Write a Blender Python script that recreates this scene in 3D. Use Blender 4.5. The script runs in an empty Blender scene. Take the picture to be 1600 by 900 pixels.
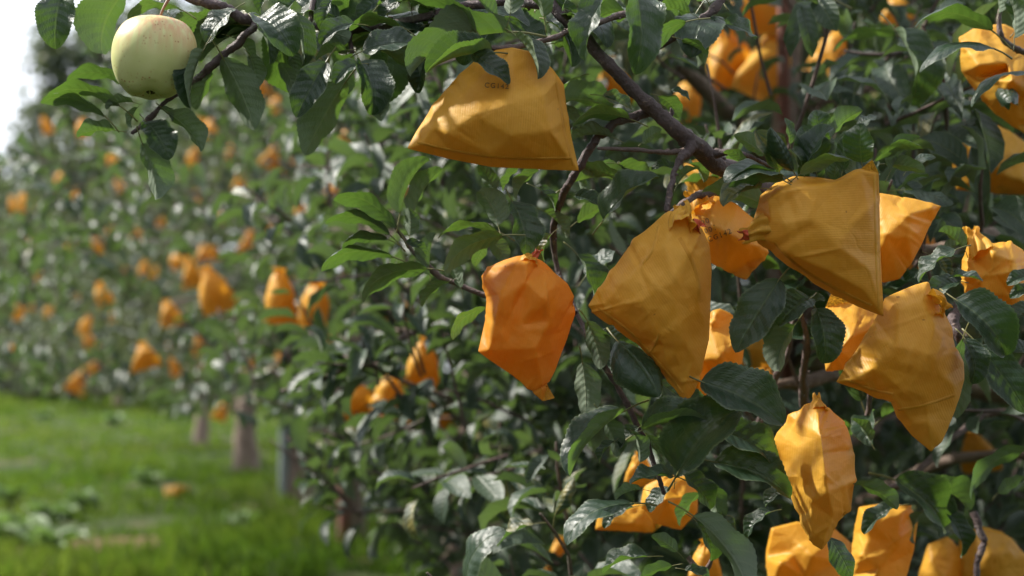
import bpy, math, random
import numpy as np
from mathutils import Vector, Matrix
from mathutils.geometry import delaunay_2d_cdt
from mathutils.bvhtree import BVHTree

# ------------------------------------------------------------------ camera, sky, sun, exposure
scene = bpy.context.scene
COL = scene.collection
R = math.radians

CAM_H, PITCH, F = 1.0, math.atan(140 / 2222.2), 2222.2
cam_d = bpy.data.cameras.new("camera")
cam_d.lens, cam_d.sensor_width = 50.0, 36.0
cam_d.clip_start, cam_d.clip_end = 0.05, 2000
cam_d.dof.use_dof = True
cam_d.dof.focus_distance = 1.385
cam_d.dof.aperture_fstop = 4.0
cam_d.dof.aperture_blades = 9
cam = bpy.data.objects.new("camera", cam_d)
cam.location = (0, 0, CAM_H)
cam.rotation_euler = (math.pi / 2 + PITCH, 0, 0)
COL.objects.link(cam)
scene.camera = cam

SUN_EL, SUN_AZ = R(44), R(-72)          # azimuth measured from +Y (view direction) towards +X; negative is to the left
world = bpy.data.worlds.new("World")
scene.world = world
world.use_nodes = True
wn, wl = world.node_tree.nodes, world.node_tree.links
wn.clear()
w_out = wn.new("ShaderNodeOutputWorld")
w_bg = wn.new("ShaderNodeBackground")
w_sky = wn.new("ShaderNodeTexSky")
w_sky.sky_type = 'NISHITA'
w_sky.sun_disc = False
w_sky.sun_elevation = SUN_EL
w_sky.sun_rotation = SUN_AZ
w_tc = wn.new("ShaderNodeTexCoord")
w_no = wn.new("ShaderNodeTexNoise")
w_no.inputs['Scale'].default_value = 3.2
w_no.inputs['Detail'].default_value = 7
w_no.inputs['Roughness'].default_value = 0.6
w_rp = wn.new("ShaderNodeValToRGB")
w_rp.color_ramp.elements[0].position = 0.26
w_rp.color_ramp.elements[1].position = 0.50
w_mx = wn.new("ShaderNodeMix")
w_mx.data_type = 'RGBA'
w_mx.inputs['B'].default_value = (6.4, 6.7, 7.3, 1)      # bright thin cloud, all over the sky
wl.new(w_tc.outputs['Generated'], w_no.inputs['Vector'])
wl.new(w_no.outputs['Fac'], w_rp.inputs['Fac'])
wl.new(w_rp.outputs['Color'], w_mx.inputs['Factor'])
wl.new(w_sky.outputs['Color'], w_mx.inputs['A'])
wl.new(w_mx.outputs['Result'], w_bg.inputs['Color'])
wl.new(w_bg.outputs['Background'], w_out.inputs['Surface'])
w_bg.inputs['Strength'].default_value = 0.10

sun_d = bpy.data.lights.new("sun", 'SUN')
sun_d.energy = 4.2
sun_d.angle = R(2.2)
sun_d.color = (1.0, 0.95, 0.86)
sun = bpy.data.objects.new("sun", sun_d)
SUN_DIR = Vector((math.sin(SUN_AZ) * math.cos(SUN_EL), math.cos(SUN_AZ) * math.cos(SUN_EL), math.sin(SUN_EL)))
sun.rotation_euler = SUN_DIR.to_track_quat('Z', 'Y').to_euler()
COL.objects.link(sun)

scene.view_settings.view_transform = 'Standard'
scene.view_settings.look = 'None'
scene.view_settings.exposure = 1.18
scene.view_settings.gamma = 1.0
scene.view_settings.use_curve_mapping = False
scene.render.engine = 'CYCLES'
scene.cycles.use_denoising = True
scene.cycles.max_bounces = 8
scene.cycles.transmission_bounces = 8
scene.cycles.diffuse_bounces = 4

# ------------------------------------------------------------------ helpers
RNG = np.random.default_rng(11)
random.seed(11)
CAM = np.array((0, 0, CAM_H))
FWD = np.array((0, math.cos(PITCH), math.sin(PITCH)))
UP = np.array((0, -math.sin(PITCH), math.cos(PITCH)))
RT = np.array((1.0, 0, 0))

def P(px, py, d):
    """world point seen at photo pixel (px, py) at depth d metres"""
    return CAM + RT * ((px - 800) / F * d) + UP * ((450 - py) / F * d) + FWD * d

def proj(p):
    q = np.asarray(p) - CAM
    d = q @ FWD
    return 800 + (q @ RT) / d * F, 450 - (q @ UP) / d * F, d

def nrm(v):
    v = np.asarray(v, float)
    return v / max(np.linalg.norm(v), 1e-9)

def mesh_np(name, verts, faces, mat=None, smooth=True, attrs=None):
    """faces: list of int arrays (n,k) or python lists"""
    me = bpy.data.meshes.new(name)
    verts = np.asarray(verts, np.float32)
    blocks = faces if isinstance(faces, list) and len(faces) and isinstance(faces[0], np.ndarray) and faces[0].ndim == 2 else [np.asarray(faces)]
    me.vertices.add(len(verts))
    me.vertices.foreach_set("co", verts.ravel())
    nl = sum(b.size for b in blocks)
    npoly = sum(len(b) for b in blocks)
    me.loops.add(nl)
    me.loops.foreach_set("vertex_index", np.concatenate([b.ravel() for b in blocks]).astype(np.int32))
    me.polygons.add(npoly)
    tot = np.concatenate([np.full(len(b), b.shape[1], np.int32) for b in blocks])
    me.polygons.foreach_set("loop_start", np.concatenate([[0], np.cumsum(tot)[:-1]]).astype(np.int32))
    me.update(calc_edges=True)
    me.polygons.foreach_set("use_smooth", np.full(npoly, smooth, bool))
    for k, a in (attrs or {}).items():
        a = np.asarray(a, np.float32)
        if a.ndim == 1:
            at = me.attributes.new(k, 'FLOAT', 'POINT'); at.data.foreach_set("value", a)
        else:
            at = me.attributes.new(k, 'FLOAT_VECTOR', 'POINT'); at.data.foreach_set("vector", a.ravel())
    if mat: me.materials.append(mat)
    me.validate()
    return me

def link(name, data, parent=None, loc=None):
    o = bpy.data.objects.new(name, data)
    COL.objects.link(o)
    if parent is not None: o.parent = parent
    if loc is not None: o.location = loc
    return o

def tag(o, label=None, cat=None, group=None, kind=None):
    if label: o["label"] = label
    if cat: o["category"] = cat
    if group: o["group"] = group
    if kind: o["kind"] = kind
    return o

def rebase(me, origin):
    """shift mesh so that its object can stand at origin"""
    me.transform(Matrix.Translation(-Vector(origin)))
    return me

def catmull(pts, n):
    p = np.asarray(pts, float)
    p = np.vstack([2 * p[0] - p[1], p, 2 * p[-1] - p[-2]])
    out = []
    for i in range(1, len(p) - 2):
        t = np.linspace(0, 1, n, endpoint=False)[:, None]
        a, b, c, d = p[i - 1], p[i], p[i + 1], p[i + 2]
        out.append(0.5 * (2 * b + (c - a) * t + (2 * a - 5 * b + 4 * c - d) * t ** 2 + (3 * b - a - 3 * c + d) * t ** 3))
    out.append(p[-2][None])
    return np.vstack(out)

def tube(pts, radii, sides=8, sub=4, rough=0.0, rng=None, cap=True):
    """pts (n,3), radii (n,) -> verts, quads"""
    pr = np.column_stack([np.asarray(pts, float), np.asarray(radii, float)])
    c = catmull(pr, sub) if sub > 1 else pr
    pos, rad = c[:, :3], c[:, 3]
    tan = np.gradient(pos, axis=0)
    tan /= np.maximum(np.linalg.norm(tan, axis=1)[:, None], 1e-9)
    ref = np.array((0.31, 0.17, 0.93)) if abs(tan[0] @ np.array((0.31, 0.17, 0.93))) < 0.9 else np.array((1.0, 0, 0))
    a = np.cross(tan, ref); a /= np.linalg.norm(a, axis=1)[:, None]
    b = np.cross(tan, a)
    th = np.linspace(0, 2 * np.pi, sides, endpoint=False)
    rr = rad[:, None] * np.ones(sides)[None]
    if rough and rng is not None:
        rr = rr * (1 + rough * rng.normal(size=rr.shape)) * (1 + rough * rng.normal(size=(len(rad), 1)))
    v = pos[:, None, :] + rr[..., None] * (np.cos(th)[None, :, None] * a[:, None, :] + np.sin(th)[None, :, None] * b[:, None, :])
    m = len(pos)
    i = np.arange(m - 1)[:, None] * sides
    j = np.arange(sides)[None]
    q = np.stack([i + j, i + (j + 1) % sides, i + sides + (j + 1) % sides, i + sides + j], -1).reshape(-1, 4)
    v = v.reshape(-1, 3)
    if cap:
        v = np.vstack([v, pos[-1] + tan[-1] * rad[-1] * 0.6])
        k = (m - 1) * sides
        tip = len(v) - 1
        q = np.vstack([q, np.stack([k + np.arange(sides), k + (np.arange(sides) + 1) % sides, np.full(sides, tip), np.full(sides, tip)], -1)[:, :]])
        tri = q[-sides:, :3]; q = q[:-sides]
        return v, [q, tri]
    return v, [q]

def merge(parts):
    vs, fs, off = [], {}, 0
    for v, f in parts:
        vs.append(v)
        for b in f:
            fs.setdefault(b.shape[1], []).append(b + off)
        off += len(v)
    return np.vstack(vs), [np.vstack(x) for x in fs.values()]

# ------------------------------------------------------------------ materials
class NT:
    def __init__(s, name):
        s.m = bpy.data.materials.new(name); s.m.use_nodes = True
        s.n, s.l = s.m.node_tree.nodes, s.m.node_tree.links
        s.n.clear()
        s.out = s.n.new("ShaderNodeOutputMaterial")
    def new(s, t, **kw):
        x = s.n.new(t)
        for k, v in kw.items(): setattr(x, k, v)
        return x
    def put(s, sock, v):
        if isinstance(v, bpy.types.NodeSocket): s.l.new(v, sock)
        elif v is not None: sock.default_value = v
    def math(s, op, a, b=None, c=None, clamp=False):
        x = s.new("ShaderNodeMath", operation=op, use_clamp=clamp)
        for i, v in enumerate((a, b, c)): s.put(x.inputs[i], v)
        return x.outputs[0]
    def mix(s, f, a, b):
        x = s.new("ShaderNodeMix", data_type='RGBA')
        s.put(x.inputs['Factor'], f); s.put(x.inputs['A'], a); s.put(x.inputs['B'], b)
        return x.outputs['Result']
    def noise(s, scale, detail=3, vec=None, rough=0.5, dist=0.0):
        x = s.new("ShaderNodeTexNoise")
        x.inputs['Scale'].default_value = scale; x.inputs['Detail'].default_value = detail
        x.inputs['Roughness'].default_value = rough; x.inputs['Distortion'].default_value = dist
        if vec is not None: s.l.new(vec, x.inputs['Vector'])
        return x.outputs['Fac']
    def ramp(s, f, stops):
        x = s.new("ShaderNodeValToRGB")
        e = x.color_ramp.elements
        while len(e) < len(stops): e.new(0.5)
        for k, (p, c) in enumerate(stops):
            e[k].position = p; e[k].color = c if len(c) == 4 else (*c, 1)
        s.put(x.inputs['Fac'], f)
        return x.outputs['Color']
    def maprange(s, v, a, b, c=0.0, d=1.0):
        x = s.new("ShaderNodeMapRange")
        s.put(x.inputs['Value'], v)
        x.inputs['From Min'].default_value = a; x.inputs['From Max'].default_value = b
        x.inputs['To Min'].default_value = c; x.inputs['To Max'].default_value = d
        return x.outputs['Result']
    def bump(s, h, strength, dist):
        x = s.new("ShaderNodeBump")
        x.inputs['Strength'].default_value = strength; x.inputs['Distance'].default_value = dist
        s.l.new(h, x.inputs['Height'])
        return x.outputs['Normal']
    def principled(s, color, rough=0.5, normal=None, spec=0.5, **kw):
        x = s.new("ShaderNodeBsdfPrincipled")
        s.put(x.inputs['Base Color'], color); s.put(x.inputs['Roughness'], rough)
        s.put(x.inputs['Specular IOR Level'], spec)
        if normal is not None: s.l.new(normal, x.inputs['Normal'])
        for k, v in kw.items(): s.put(x.inputs[k.replace('_', ' ')], v)
        return x.outputs['BSDF']
    def translucent(s, color, normal=None):
        x = s.new("ShaderNodeBsdfTranslucent")
        s.put(x.inputs['Color'], color)
        if normal is not None: s.l.new(normal, x.inputs['Normal'])
        return x.outputs['BSDF']
    def mixsh(s, f, a, b):
        x = s.new("ShaderNodeMixShader")
        s.put(x.inputs[0], f); s.l.new(a, x.inputs[1]); s.l.new(b, x.inputs[2])
        return x.outputs[0]
    def done(s, sh):
        s.l.new(sh, s.out.inputs['Surface'])
        return s.m

def leaf_material(name, up_a, up_b, low, trans, mixf=0.30, gloss=0.36, spec=0.55):
    t = NT(name)
    at = t.new("ShaderNodeAttribute", attribute_name="luv")
    sp = t.new("ShaderNodeSeparateXYZ"); t.l.new(at.outputs['Vector'], sp.inputs[0])
    u, s = sp.outputs['X'], sp.outputs['Y']
    ab = t.math('ABSOLUTE', s)
    mid = t.maprange(ab, 0.025, 0.085, 1, 0)
    ph = t.math('MULTIPLY', t.math('SUBTRACT', u, t.math('MULTIPLY', t.math('POWER', ab, 1.3), 0.17)), 8.0)
    tri = t.math('ABSOLUTE', t.math('SUBTRACT', t.math('FRACT', ph), 0.5))      # 0.5 on a side vein
    lat = t.maprange(tri, 0.42, 0.5, 0, 1)
    vein = t.math('MAXIMUM', mid, t.math('MULTIPLY', lat, 0.55))
    tt = t.new("ShaderNodeAttribute", attribute_name="tint").outputs['Fac']
    oi = t.new("ShaderNodeObjectInfo").outputs['Random']
    tint = t.math('FRACT', t.math('ADD', tt, oi))
    co = t.new("ShaderNodeTexCoord").outputs['Object']
    blot = t.noise(2.2, 3, at.outputs['Vector'])
    f = t.math('ADD', t.math('MULTIPLY', tint, 0.75), t.math('MULTIPLY', t.math('SUBTRACT', blot, 0.5), 0.7), clamp=True)
    up = t.mix(f, (*up_a, 1), (*up_b, 1))
    up = t.mix(t.math('MULTIPLY', vein, 0.55), up, (up_b[0] * 2.2, up_b[1] * 1.7, up_b[2] * 1.6, 1))
    # a few tan spots of wear
    spot = t.maprange(t.noise(5.5, 2, at.outputs['Vector']), 0.73, 0.78, 0, 0.55)
    up = t.mix(spot, up, (0.16, 0.11, 0.045, 1))
    rim = t.maprange(ab, 0.90, 0.99, 0, 0.55)  # pale downy margin, with rim light painted into its colour
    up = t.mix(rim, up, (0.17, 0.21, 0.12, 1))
    old = t.math('MULTIPLY', t.maprange(tint, 0.93, 0.95), t.maprange(blot, 0.42, 0.60), clamp=True)
    up = t.mix(t.math('MULTIPLY', old, 0.7), up, (0.24, 0.19, 0.035, 1))
    lo = t.mix(t.math('MULTIPLY', vein, 0.6), (*low, 1), (low[0] * 1.5, low[1] * 1.35, low[2] * 1.3, 1))
    lo = t.mix(t.math('MULTIPLY', tint, 0.35), lo, (low[0] * 0.6, low[1] * 0.75, low[2] * 0.5, 1))
    up = t.mix(sp.outputs['Z'], up, (0.20, 0.19, 0.075, 1)); lo = t.mix(sp.outputs['Z'], lo, (0.20, 0.19, 0.075, 1))
    h = t.math('ADD', t.math('MULTIPLY', tri, -1.0), t.math('MULTIPLY', t.noise(16, 3, at.outputs['Vector']), 0.9))
    h = t.math('SUBTRACT', h, t.math('MULTIPLY', mid, 0.8))
    bmp = t.bump(h, 0.60, 0.0014)
    rg = t.maprange(t.noise(3.0, 4, at.outputs['Vector']), 0.3, 0.75, gloss - 0.08, gloss + 0.20)
    shu = t.principled(up, rg, bmp, spec)
    shl = t.principled(lo, 0.75, bmp, 0.25)
    bf = t.new("ShaderNodeNewGeometry").outputs['Backfacing']
    sh = t.mixsh(bf, shu, shl)
    tc = t.mix(t.math('MULTIPLY', vein, 0.6), (*trans, 1), (trans[0] * 1.5, trans[1] * 1.25, trans[2] * 1.4, 1))
    tc = t.mix(t.math('MULTIPLY', tint, 0.5), tc, (trans[0] * 0.55, trans[1] * 0.62, trans[2] * 0.6, 1))
    return t.done(t.mixsh(mixf, sh, t.translucent(tc, bmp)))

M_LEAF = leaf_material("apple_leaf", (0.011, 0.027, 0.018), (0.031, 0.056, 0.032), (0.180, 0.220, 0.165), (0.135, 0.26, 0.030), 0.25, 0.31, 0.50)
M_LEAF_FAR = leaf_material("hazed_far_leaf", (0.030, 0.050, 0.030), (0.056, 0.080, 0.050), (0.165, 0.185, 0.150), (0.15, 0.20, 0.06), 0.22, 0.58, 0.35)  # greyer greens put distance haze into the leaf colour
M_LEAF_MID = leaf_material("lightened_inner_leaf", (0.024, 0.047, 0.031), (0.060, 0.090, 0.055), (0.215, 0.250, 0.200), (0.13, 0.22, 0.045), 0.24, 0.38, 0.48)  # greens lightened in place of light reaching the inner crown
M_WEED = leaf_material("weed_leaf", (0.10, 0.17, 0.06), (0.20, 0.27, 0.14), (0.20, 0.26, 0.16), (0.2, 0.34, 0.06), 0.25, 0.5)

def paper_material(name, col, col2, trans, mixf):
    t = NT(name)
    at = t.new("ShaderNodeAttribute", attribute_name="buv")
    sp = t.new("ShaderNodeSeparateXYZ"); t.l.new(at.outputs['Vector'], sp.inputs[0])
    oi = t.new("ShaderNodeObjectInfo").outputs['Random']
    vec = at.outputs['Vector']
    wob = t.math('MULTIPLY', t.noise(12, 2, vec), 0.004)
    ribs = t.math('SINE', t.math('MULTIPLY', t.math('ADD', sp.outputs['X'], wob), 2 * math.pi / 0.0023))
    blot = t.noise(22, 5, vec, 0.62)
    fine = t.noise(260, 3, vec)
    c = t.mix(t.maprange(blot, 0.32, 0.70), (*col, 1), (*col2, 1))
    c = t.mix(t.maprange(ribs, -1, 1, 0.0, 0.08), c, (col[0] * 0.62, col[1] * 0.58, col[2] * 0.6, 1))
    c = t.mix(t.math('MULTIPLY', t.math('SUBTRACT', fine, 0.4), 0.3, clamp=True), c, (0.9, 0.62, 0.22, 1))
    c = t.mix(t.math('MULTIPLY', oi, 0.22), c, (col[0] * 0.95, col[1] * 0.82, col[2] * 0.8, 1))
    stain = t.maprange(t.noise(7.5, 6, vec, 0.65, 0.8), 0.50, 0.62, 0, 0.42)
    c = t.mix(stain, c, (col[0] * 0.78, col[1] * 0.66, col[2] * 0.5, 1))
    speck = t.maprange(t.noise(130, 1, vec), 0.80, 0.815, 0, 0.7)
    c = t.mix(speck, c, (0.10, 0.045, 0.015, 1))
    cr = t.new("ShaderNodeTexVoronoi", feature='DISTANCE_TO_EDGE'); cr.inputs['Scale'].default_value = 24
    dv = t.new("ShaderNodeVectorMath", operation='ADD')
    nz = t.new("ShaderNodeTexNoise"); nz.inputs['Scale'].default_value = 16; nz.inputs['Detail'].default_value = 3
    t.l.new(vec, nz.inputs['Vector'])
    sc = t.new("ShaderNodeVectorMath", operation='SCALE'); sc.inputs['Scale'].default_value = 0.06
    t.l.new(nz.outputs['Color'], sc.inputs[0]); t.l.new(vec, dv.inputs[0]); t.l.new(sc.outputs[0], dv.inputs[1])
    t.l.new(dv.outputs[0], cr.inputs['Vector'])
    crease = t.maprange(cr.outputs['Distance'], 0.0, 0.35)
    h = t.math('ADD', t.math('MULTIPLY', ribs, 0.012), t.math('ADD', t.math('MULTIPLY', crease, 0.35), t.math('MULTIPLY', t.noise(34, 4, vec), 0.8)))
    b = t.bump(h, 0.75, 0.0034)
    sh = t.principled(c, t.maprange(blot, 0.3, 0.7, 0.42, 0.58), b, 0.24)
    return t.done(t.mixsh(mixf, sh, t.translucent((*trans, 1), b)))

M_PAPER = paper_material("waxed_paper", (0.60, 0.322, 0.026), (0.71, 0.412, 0.062), (0.98, 0.45, 0.030), 0.29)
M_PAPER_GLOW = paper_material("backlit_waxed_paper", (0.61, 0.268, 0.018), (0.70, 0.338, 0.036), (1.0, 0.36, 0.016), 0.38)  # backlit sun glow put into a redder, more translucent paper
M_LINER = NT("red_liner"); M_LINER = M_LINER.done(M_LINER.principled((0.48, 0.060, 0.012, 1), 0.5))

def ink_material():
    t = NT("stamp_ink")
    co = t.new("ShaderNodeTexCoord").outputs['Object']
    c = t.mix(t.maprange(t.noise(700, 2, co), 0.4, 0.62), (0.07, 0.045, 0.015, 1), (0.27, 0.14, 0.02, 1))
    return t.done(t.principled(c, 0.7))
M_INK = ink_material()

def bark_material(name, a, b, lent, scale=1.0):
    t = NT(name)
    co = t.new("ShaderNodeTexCoord").outputs['Object']
    big = t.noise(14 * scale, 5, co, 0.65)
    fine = t.noise(120 * scale, 4, co, 0.6)
    c = t.mix(t.maprange(big, 0.3, 0.7), (*a, 1), (*b, 1))
    c = t.mix(t.maprange(fine, 0.60, 0.68, 0, 0.8), c, (*lent, 1))
    c = t.mix(t.maprange(t.noise(30 * scale, 4, co, 0.7), 0.58, 0.68, 0, 0.5), c, (0.20, 0.20, 0.17, 1))
    h = t.math('ADD', t.math('MULTIPLY', fine, 0.6), big)
    return t.done(t.principled(c, 0.62, t.bump(h, 1.0, 0.006), 0.3))
M_BARK = bark_material("branch_bark", (0.060, 0.042, 0.042), (0.105, 0.075, 0.075), (0.24, 0.17, 0.13))
M_TWIG = bark_material("twig_bark", (0.090, 0.062, 0.058), (0.16, 0.115, 0.105), (0.26, 0.19, 0.15))
M_TRUNK = bark_material("trunk_bark", (0.13, 0.088, 0.064), (0.27, 0.200, 0.160), (0.38, 0.31, 0.27), 0.6)
M_STAKE = bark_material("stake_rust", (0.13, 0.045, 0.030), (0.19, 0.07, 0.045), (0.24, 0.11, 0.07), 0.8)
M_POLE = bark_material("pole_grey", (0.16, 0.19, 0.19), (0.22, 0.25, 0.24), (0.3, 0.3, 0.28), 0.8)
M_WOOD = bark_material("stake_wood", (0.17, 0.12, 0.085), (0.27, 0.20, 0.15), (0.34, 0.27, 0.21), 0.8)

# ------------------------------------------------------------------ leaf shapes
def leaf_shape(nu, nv, rng, hero=True, fold=0.4, curl=0.5, wav=0.03, twist=0.0, W=0.25, roll=0.0):
    """unit leaf: base at origin, tip at (1,0,0), upper side +Z.  Returns verts, faces, luv"""
    t = np.linspace(0, 1, nu + 1)
    s = np.linspace(-1, 1, nv + 1)
    ang = curl * (t - 0.35) * (0.6 + 0.8 * t)
    dx, dz = np.cos(ang), -np.sin(ang)
    cx = np.concatenate([[0], np.cumsum((dx[1:] + dx[:-1]) / 2)]) / nu
    cz = np.concatenate([[0], np.cumsum((dz[1:] + dz[:-1]) / 2)]) / nu
    w = t ** 0.60 * (1 - t) ** 0.66
    w = w / w.max()
    w *= 1 - 0.30 * np.clip((t - 0.78) / 0.22, 0, 1) * (1 - t) * 4
    w = W * w
    w[0] = 0.004; w[-1] = 0.001
    ph = rng.uniform(0, 6.28, 2)
    V, L = [], []
    for i in range(nu + 1):
        nrm_ = np.array((-dz[i], 0, dx[i])); tan = np.array((dx[i], 0, dz[i]))
        tw = twist * (t[i] - 0.3)
        side = np.array((0, math.cos(tw), 0)) + nrm_ * math.sin(tw)
        nn = nrm_ * math.cos(tw) - np.array((0, math.sin(tw), 0))
        for k in range(nv + 1):
            a = abs(s[k]); sg = np.sign(s[k])
            ww = w[i]
            if hero and k in (0, nv) and 1 < i < nu - 1:
                ww = ww * (1 + (0.026 if i % 2 else -0.026))
            y = a * ww
            fa = fold - roll * a
            yy, zz = y * math.cos(fa), y * math.sin(fa)
            zz += wav * math.sin(2 * math.pi * 2.3 * t[i] + ph[0 if sg < 0 else 1]) * a * a * (w[i] / W)
            if hero:
                zz += 0.0035 * math.sin(2 * math.pi * (t[i] - 0.17 * a ** 1.3) * 8) * min(a * 2.5, 1) * (w[i] / W)
            V.append(np.array((cx[i], 0, cz[i])) + side * (yy * sg) + nn * zz)
            L.append((t[i], s[k], 0))
    V, L = np.array(V), np.array(L)
    tip = np.array((cx[-1], 0, cz[-1])); ln = np.linalg.norm(tip); e = tip / ln
    rot = np.array((e, (0, 1, 0), (-e[2], 0, e[0])))
    V = V @ rot.T / ln
    i = np.arange(nu)[:, None] * (nv + 1); k = np.arange(nv)[None]
    q = np.stack([i + k, i + nv + 1 + k, i + nv + 2 + k, i + k + 1], -1).reshape(-1, 4)
    parts = [(V, [q])]
    if hero:
        tx = rot @ np.array((dx[0], 0, dz[0]))
        bend = rng.uniform(-0.05, 0.05)
        pp = [tx * 0.05, np.zeros(3), -tx * 0.14 + np.array((0, bend * 0.5, -0.012)), -tx * 0.30 + np.array((0, bend * 1.6, -0.05))]
        pv, pf = tube(pp, [0.006, 0.0105, 0.0105, 0.014], 5, 2)
        parts.append((pv, pf))
        L = np.vstack([L, np.tile((0.1, 0.0, 1.0), (len(pv), 1))])
    v, f = merge(parts)
    return v, f, L

HERO = []                       # (mesh, fold, curl)
HERO_KEYS = {}
def hero_mesh(key):
    """key: 'f' flat, 'v' folded, 'a' arching, 's' strongly folded, 'w' wavy, 'r' rolled edges"""
    if key not in HERO_KEYS:
        lst = []
        par = dict(f=(0.24, 0.45, 0.035, 0.2, 0.29, 0.15), v=(0.62, 0.95, 0.045, 0.35, 0.33, 0.2), a=(0.30, 1.35, 0.025, 0.15, 0.29, 0.3),
                   s=(0.95, 0.7, 0.02, 0.25, 0.33, 0.25), w=(0.36, 0.6, 0.065, 0.5, 0.31, 0.0), r=(0.65, 0.45, 0.035, 0.3, 0.34, 1.5))[key]
        for i in range(5):
            r = np.random.default_rng(hash(key) % 1 + ord(key) * 10 + i)
            j = r.normal(0, 0.12, 6)
            v, f, L = leaf_shape(40, 6, r, True, par[0] + j[0], par[1] + j[1] * 2, par[2], par[3] * r.choice((-1, 1)) + j[2], par[4] * (1 + j[3] * 0.7), par[5] + j[4])
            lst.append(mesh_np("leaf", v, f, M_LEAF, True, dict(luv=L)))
        HERO_KEYS[key] = lst
    return HERO_KEYS[key]

LOW = []
for i in range(14):
    r = np.random.default_rng(300 + i)
    LOW.append(leaf_shape(5, 2, r, False, r.uniform(0.2, 1.0), r.uniform(0.1, 1.7), r.uniform(0, 0.05), r.uniform(-0.6, 0.6), r.uniform(0.20, 0.27)))
TINY = []
for i in range(6):
    r = np.random.default_rng(400 + i)
    TINY.append(leaf_shape(3, 2, r, False, r.uniform(0.1, 0.7), r.uniform(0.1, 1.2), 0.0, r.uniform(-0.4, 0.4), 0.30))

def frame(axis, up):
    x = nrm(axis)
    z = np.asarray(up, float) - x * (np.asarray(up, float) @ x)
    if np.linalg.norm(z) < 1e-4: z = np.cross(x, (0.3, 0.9, 0.1))
    z = nrm(z)
    y = np.cross(z, x)
    return np.column_stack([x, y, z])

def leaves_mesh(name, leaves, templates, mat, rng):
    """leaves: list of (base, axis*len, up) -> ONE merged mesh (stuff)"""
    by = {}
    pick = rng.integers(0, len(templates), len(leaves))
    Vs, Fs, Ls, Ts, off = [], [], [], [], 0
    B = np.array([l[0] for l in leaves]); A = np.array([l[1] for l in leaves]); U = np.array([l[2] for l in leaves])
    ln = np.linalg.norm(A, axis=1)
    X = A / ln[:, None]
    Z = U - X * (U * X).sum(1)[:, None]
    Z /= np.maximum(np.linalg.norm(Z, axis=1), 1e-6)[:, None]
    Y = np.cross(Z, X)
    M = np.stack([X, Y, Z], -1) * ln[:, None, None]
    for k, (v, f, L) in enumerate(templates):
        idx = np.where(pick == k)[0]
        if not len(idx): continue
        vv = np.einsum('nij,vj->nvi', M[idx], v) + B[idx][:, None, :]
        q = f[0]
        ff = q[None] + (np.arange(len(idx)) * len(v))[:, None, None] + off
        Vs.append(vv.reshape(-1, 3)); Fs.append(ff.reshape(-1, q.shape[1]))
        Ls.append(np.tile(L, (len(idx), 1))); Ts.append(np.repeat(rng.uniform(0, 1, len(idx)), len(v)))
        off += len(idx) * len(v)
    return mesh_np(name, np.vstack(Vs), [np.vstack(Fs)], mat, True, dict(luv=np.vstack(Ls), tint=np.concatenate(Ts)))

def put_leaf(parent, base, tip, up, key, rng, wscale=1.0):
    o = bpy.data.objects.new("leaf", hero_mesh(key)[int(rng.integers(0, 5))])
    ax = np.asarray(tip) - np.asarray(base)
    L = np.linalg.norm(ax)
    m = frame(ax, up) * np.array((L, L * wscale, L))[None]
    M4 = Matrix.Identity(4)
    for r_ in range(3):
        for c_ in range(3): M4[r_][c_] = m[r_, c_]
        M4[r_][3] = base[r_] - parent.location[r_]
    COL.objects.link(o)
    o.parent = parent
    o.matrix_local = M4
    return o

def shoot(p, d, n, L, rng, droop=0.35, leaf=0.072, out=None):
    """a leafy shoot from p along d: returns twig polyline, list of leaves"""
    d = nrm(d)
    pts = [np.array(p, float)]
    step = L / 4
    dd = d.copy()
    for i in range(4):
        dd = nrm(dd + rng.normal(0, 0.10, 3) + np.array((0, 0, 0.05)))
        pts.append(pts[-1] + dd * step)
    lv = []
    az = rng.uniform(0, 6.28)
    for i in range(n):
        f = (i + 0.5) / n
        q = f * 4; k = min(int(q), 3); fr = q - k
        b = pts[k] * (1 - fr) + pts[k + 1] * fr
        t = nrm(pts[k + 1] - pts[k])
        az += 2.4 + rng.normal(0, 0.3)
        a = nrm(np.cross(t, (0.21, 0.33, 0.91))); c = np.cross(t, a)
        o = a * math.cos(az) + c * math.sin(az)
        ax = nrm(o * rng.uniform(0.7, 1.1) + t * rng.uniform(0.25, 0.8) + np.array((0, 0, -droop * rng.uniform(0.0, 1.6))) + rng.normal(0, 0.15, 3))
        up = np.array((0, 0, 1.0)) + t * 0.55 - SUN_DIR_N * -0.35 + rng.normal(0, 0.38, 3)
        l = leaf * rng.uniform(0.62, 1.15) * (0.72 + 0.4 * math.sin(math.pi * min(f * 0.8 + 0.15, 1)))
        lv.append((b + ax * l * 0.28, ax * l, up))
    return pts, lv
SUN_DIR_N = np.array(SUN_DIR)

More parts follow.
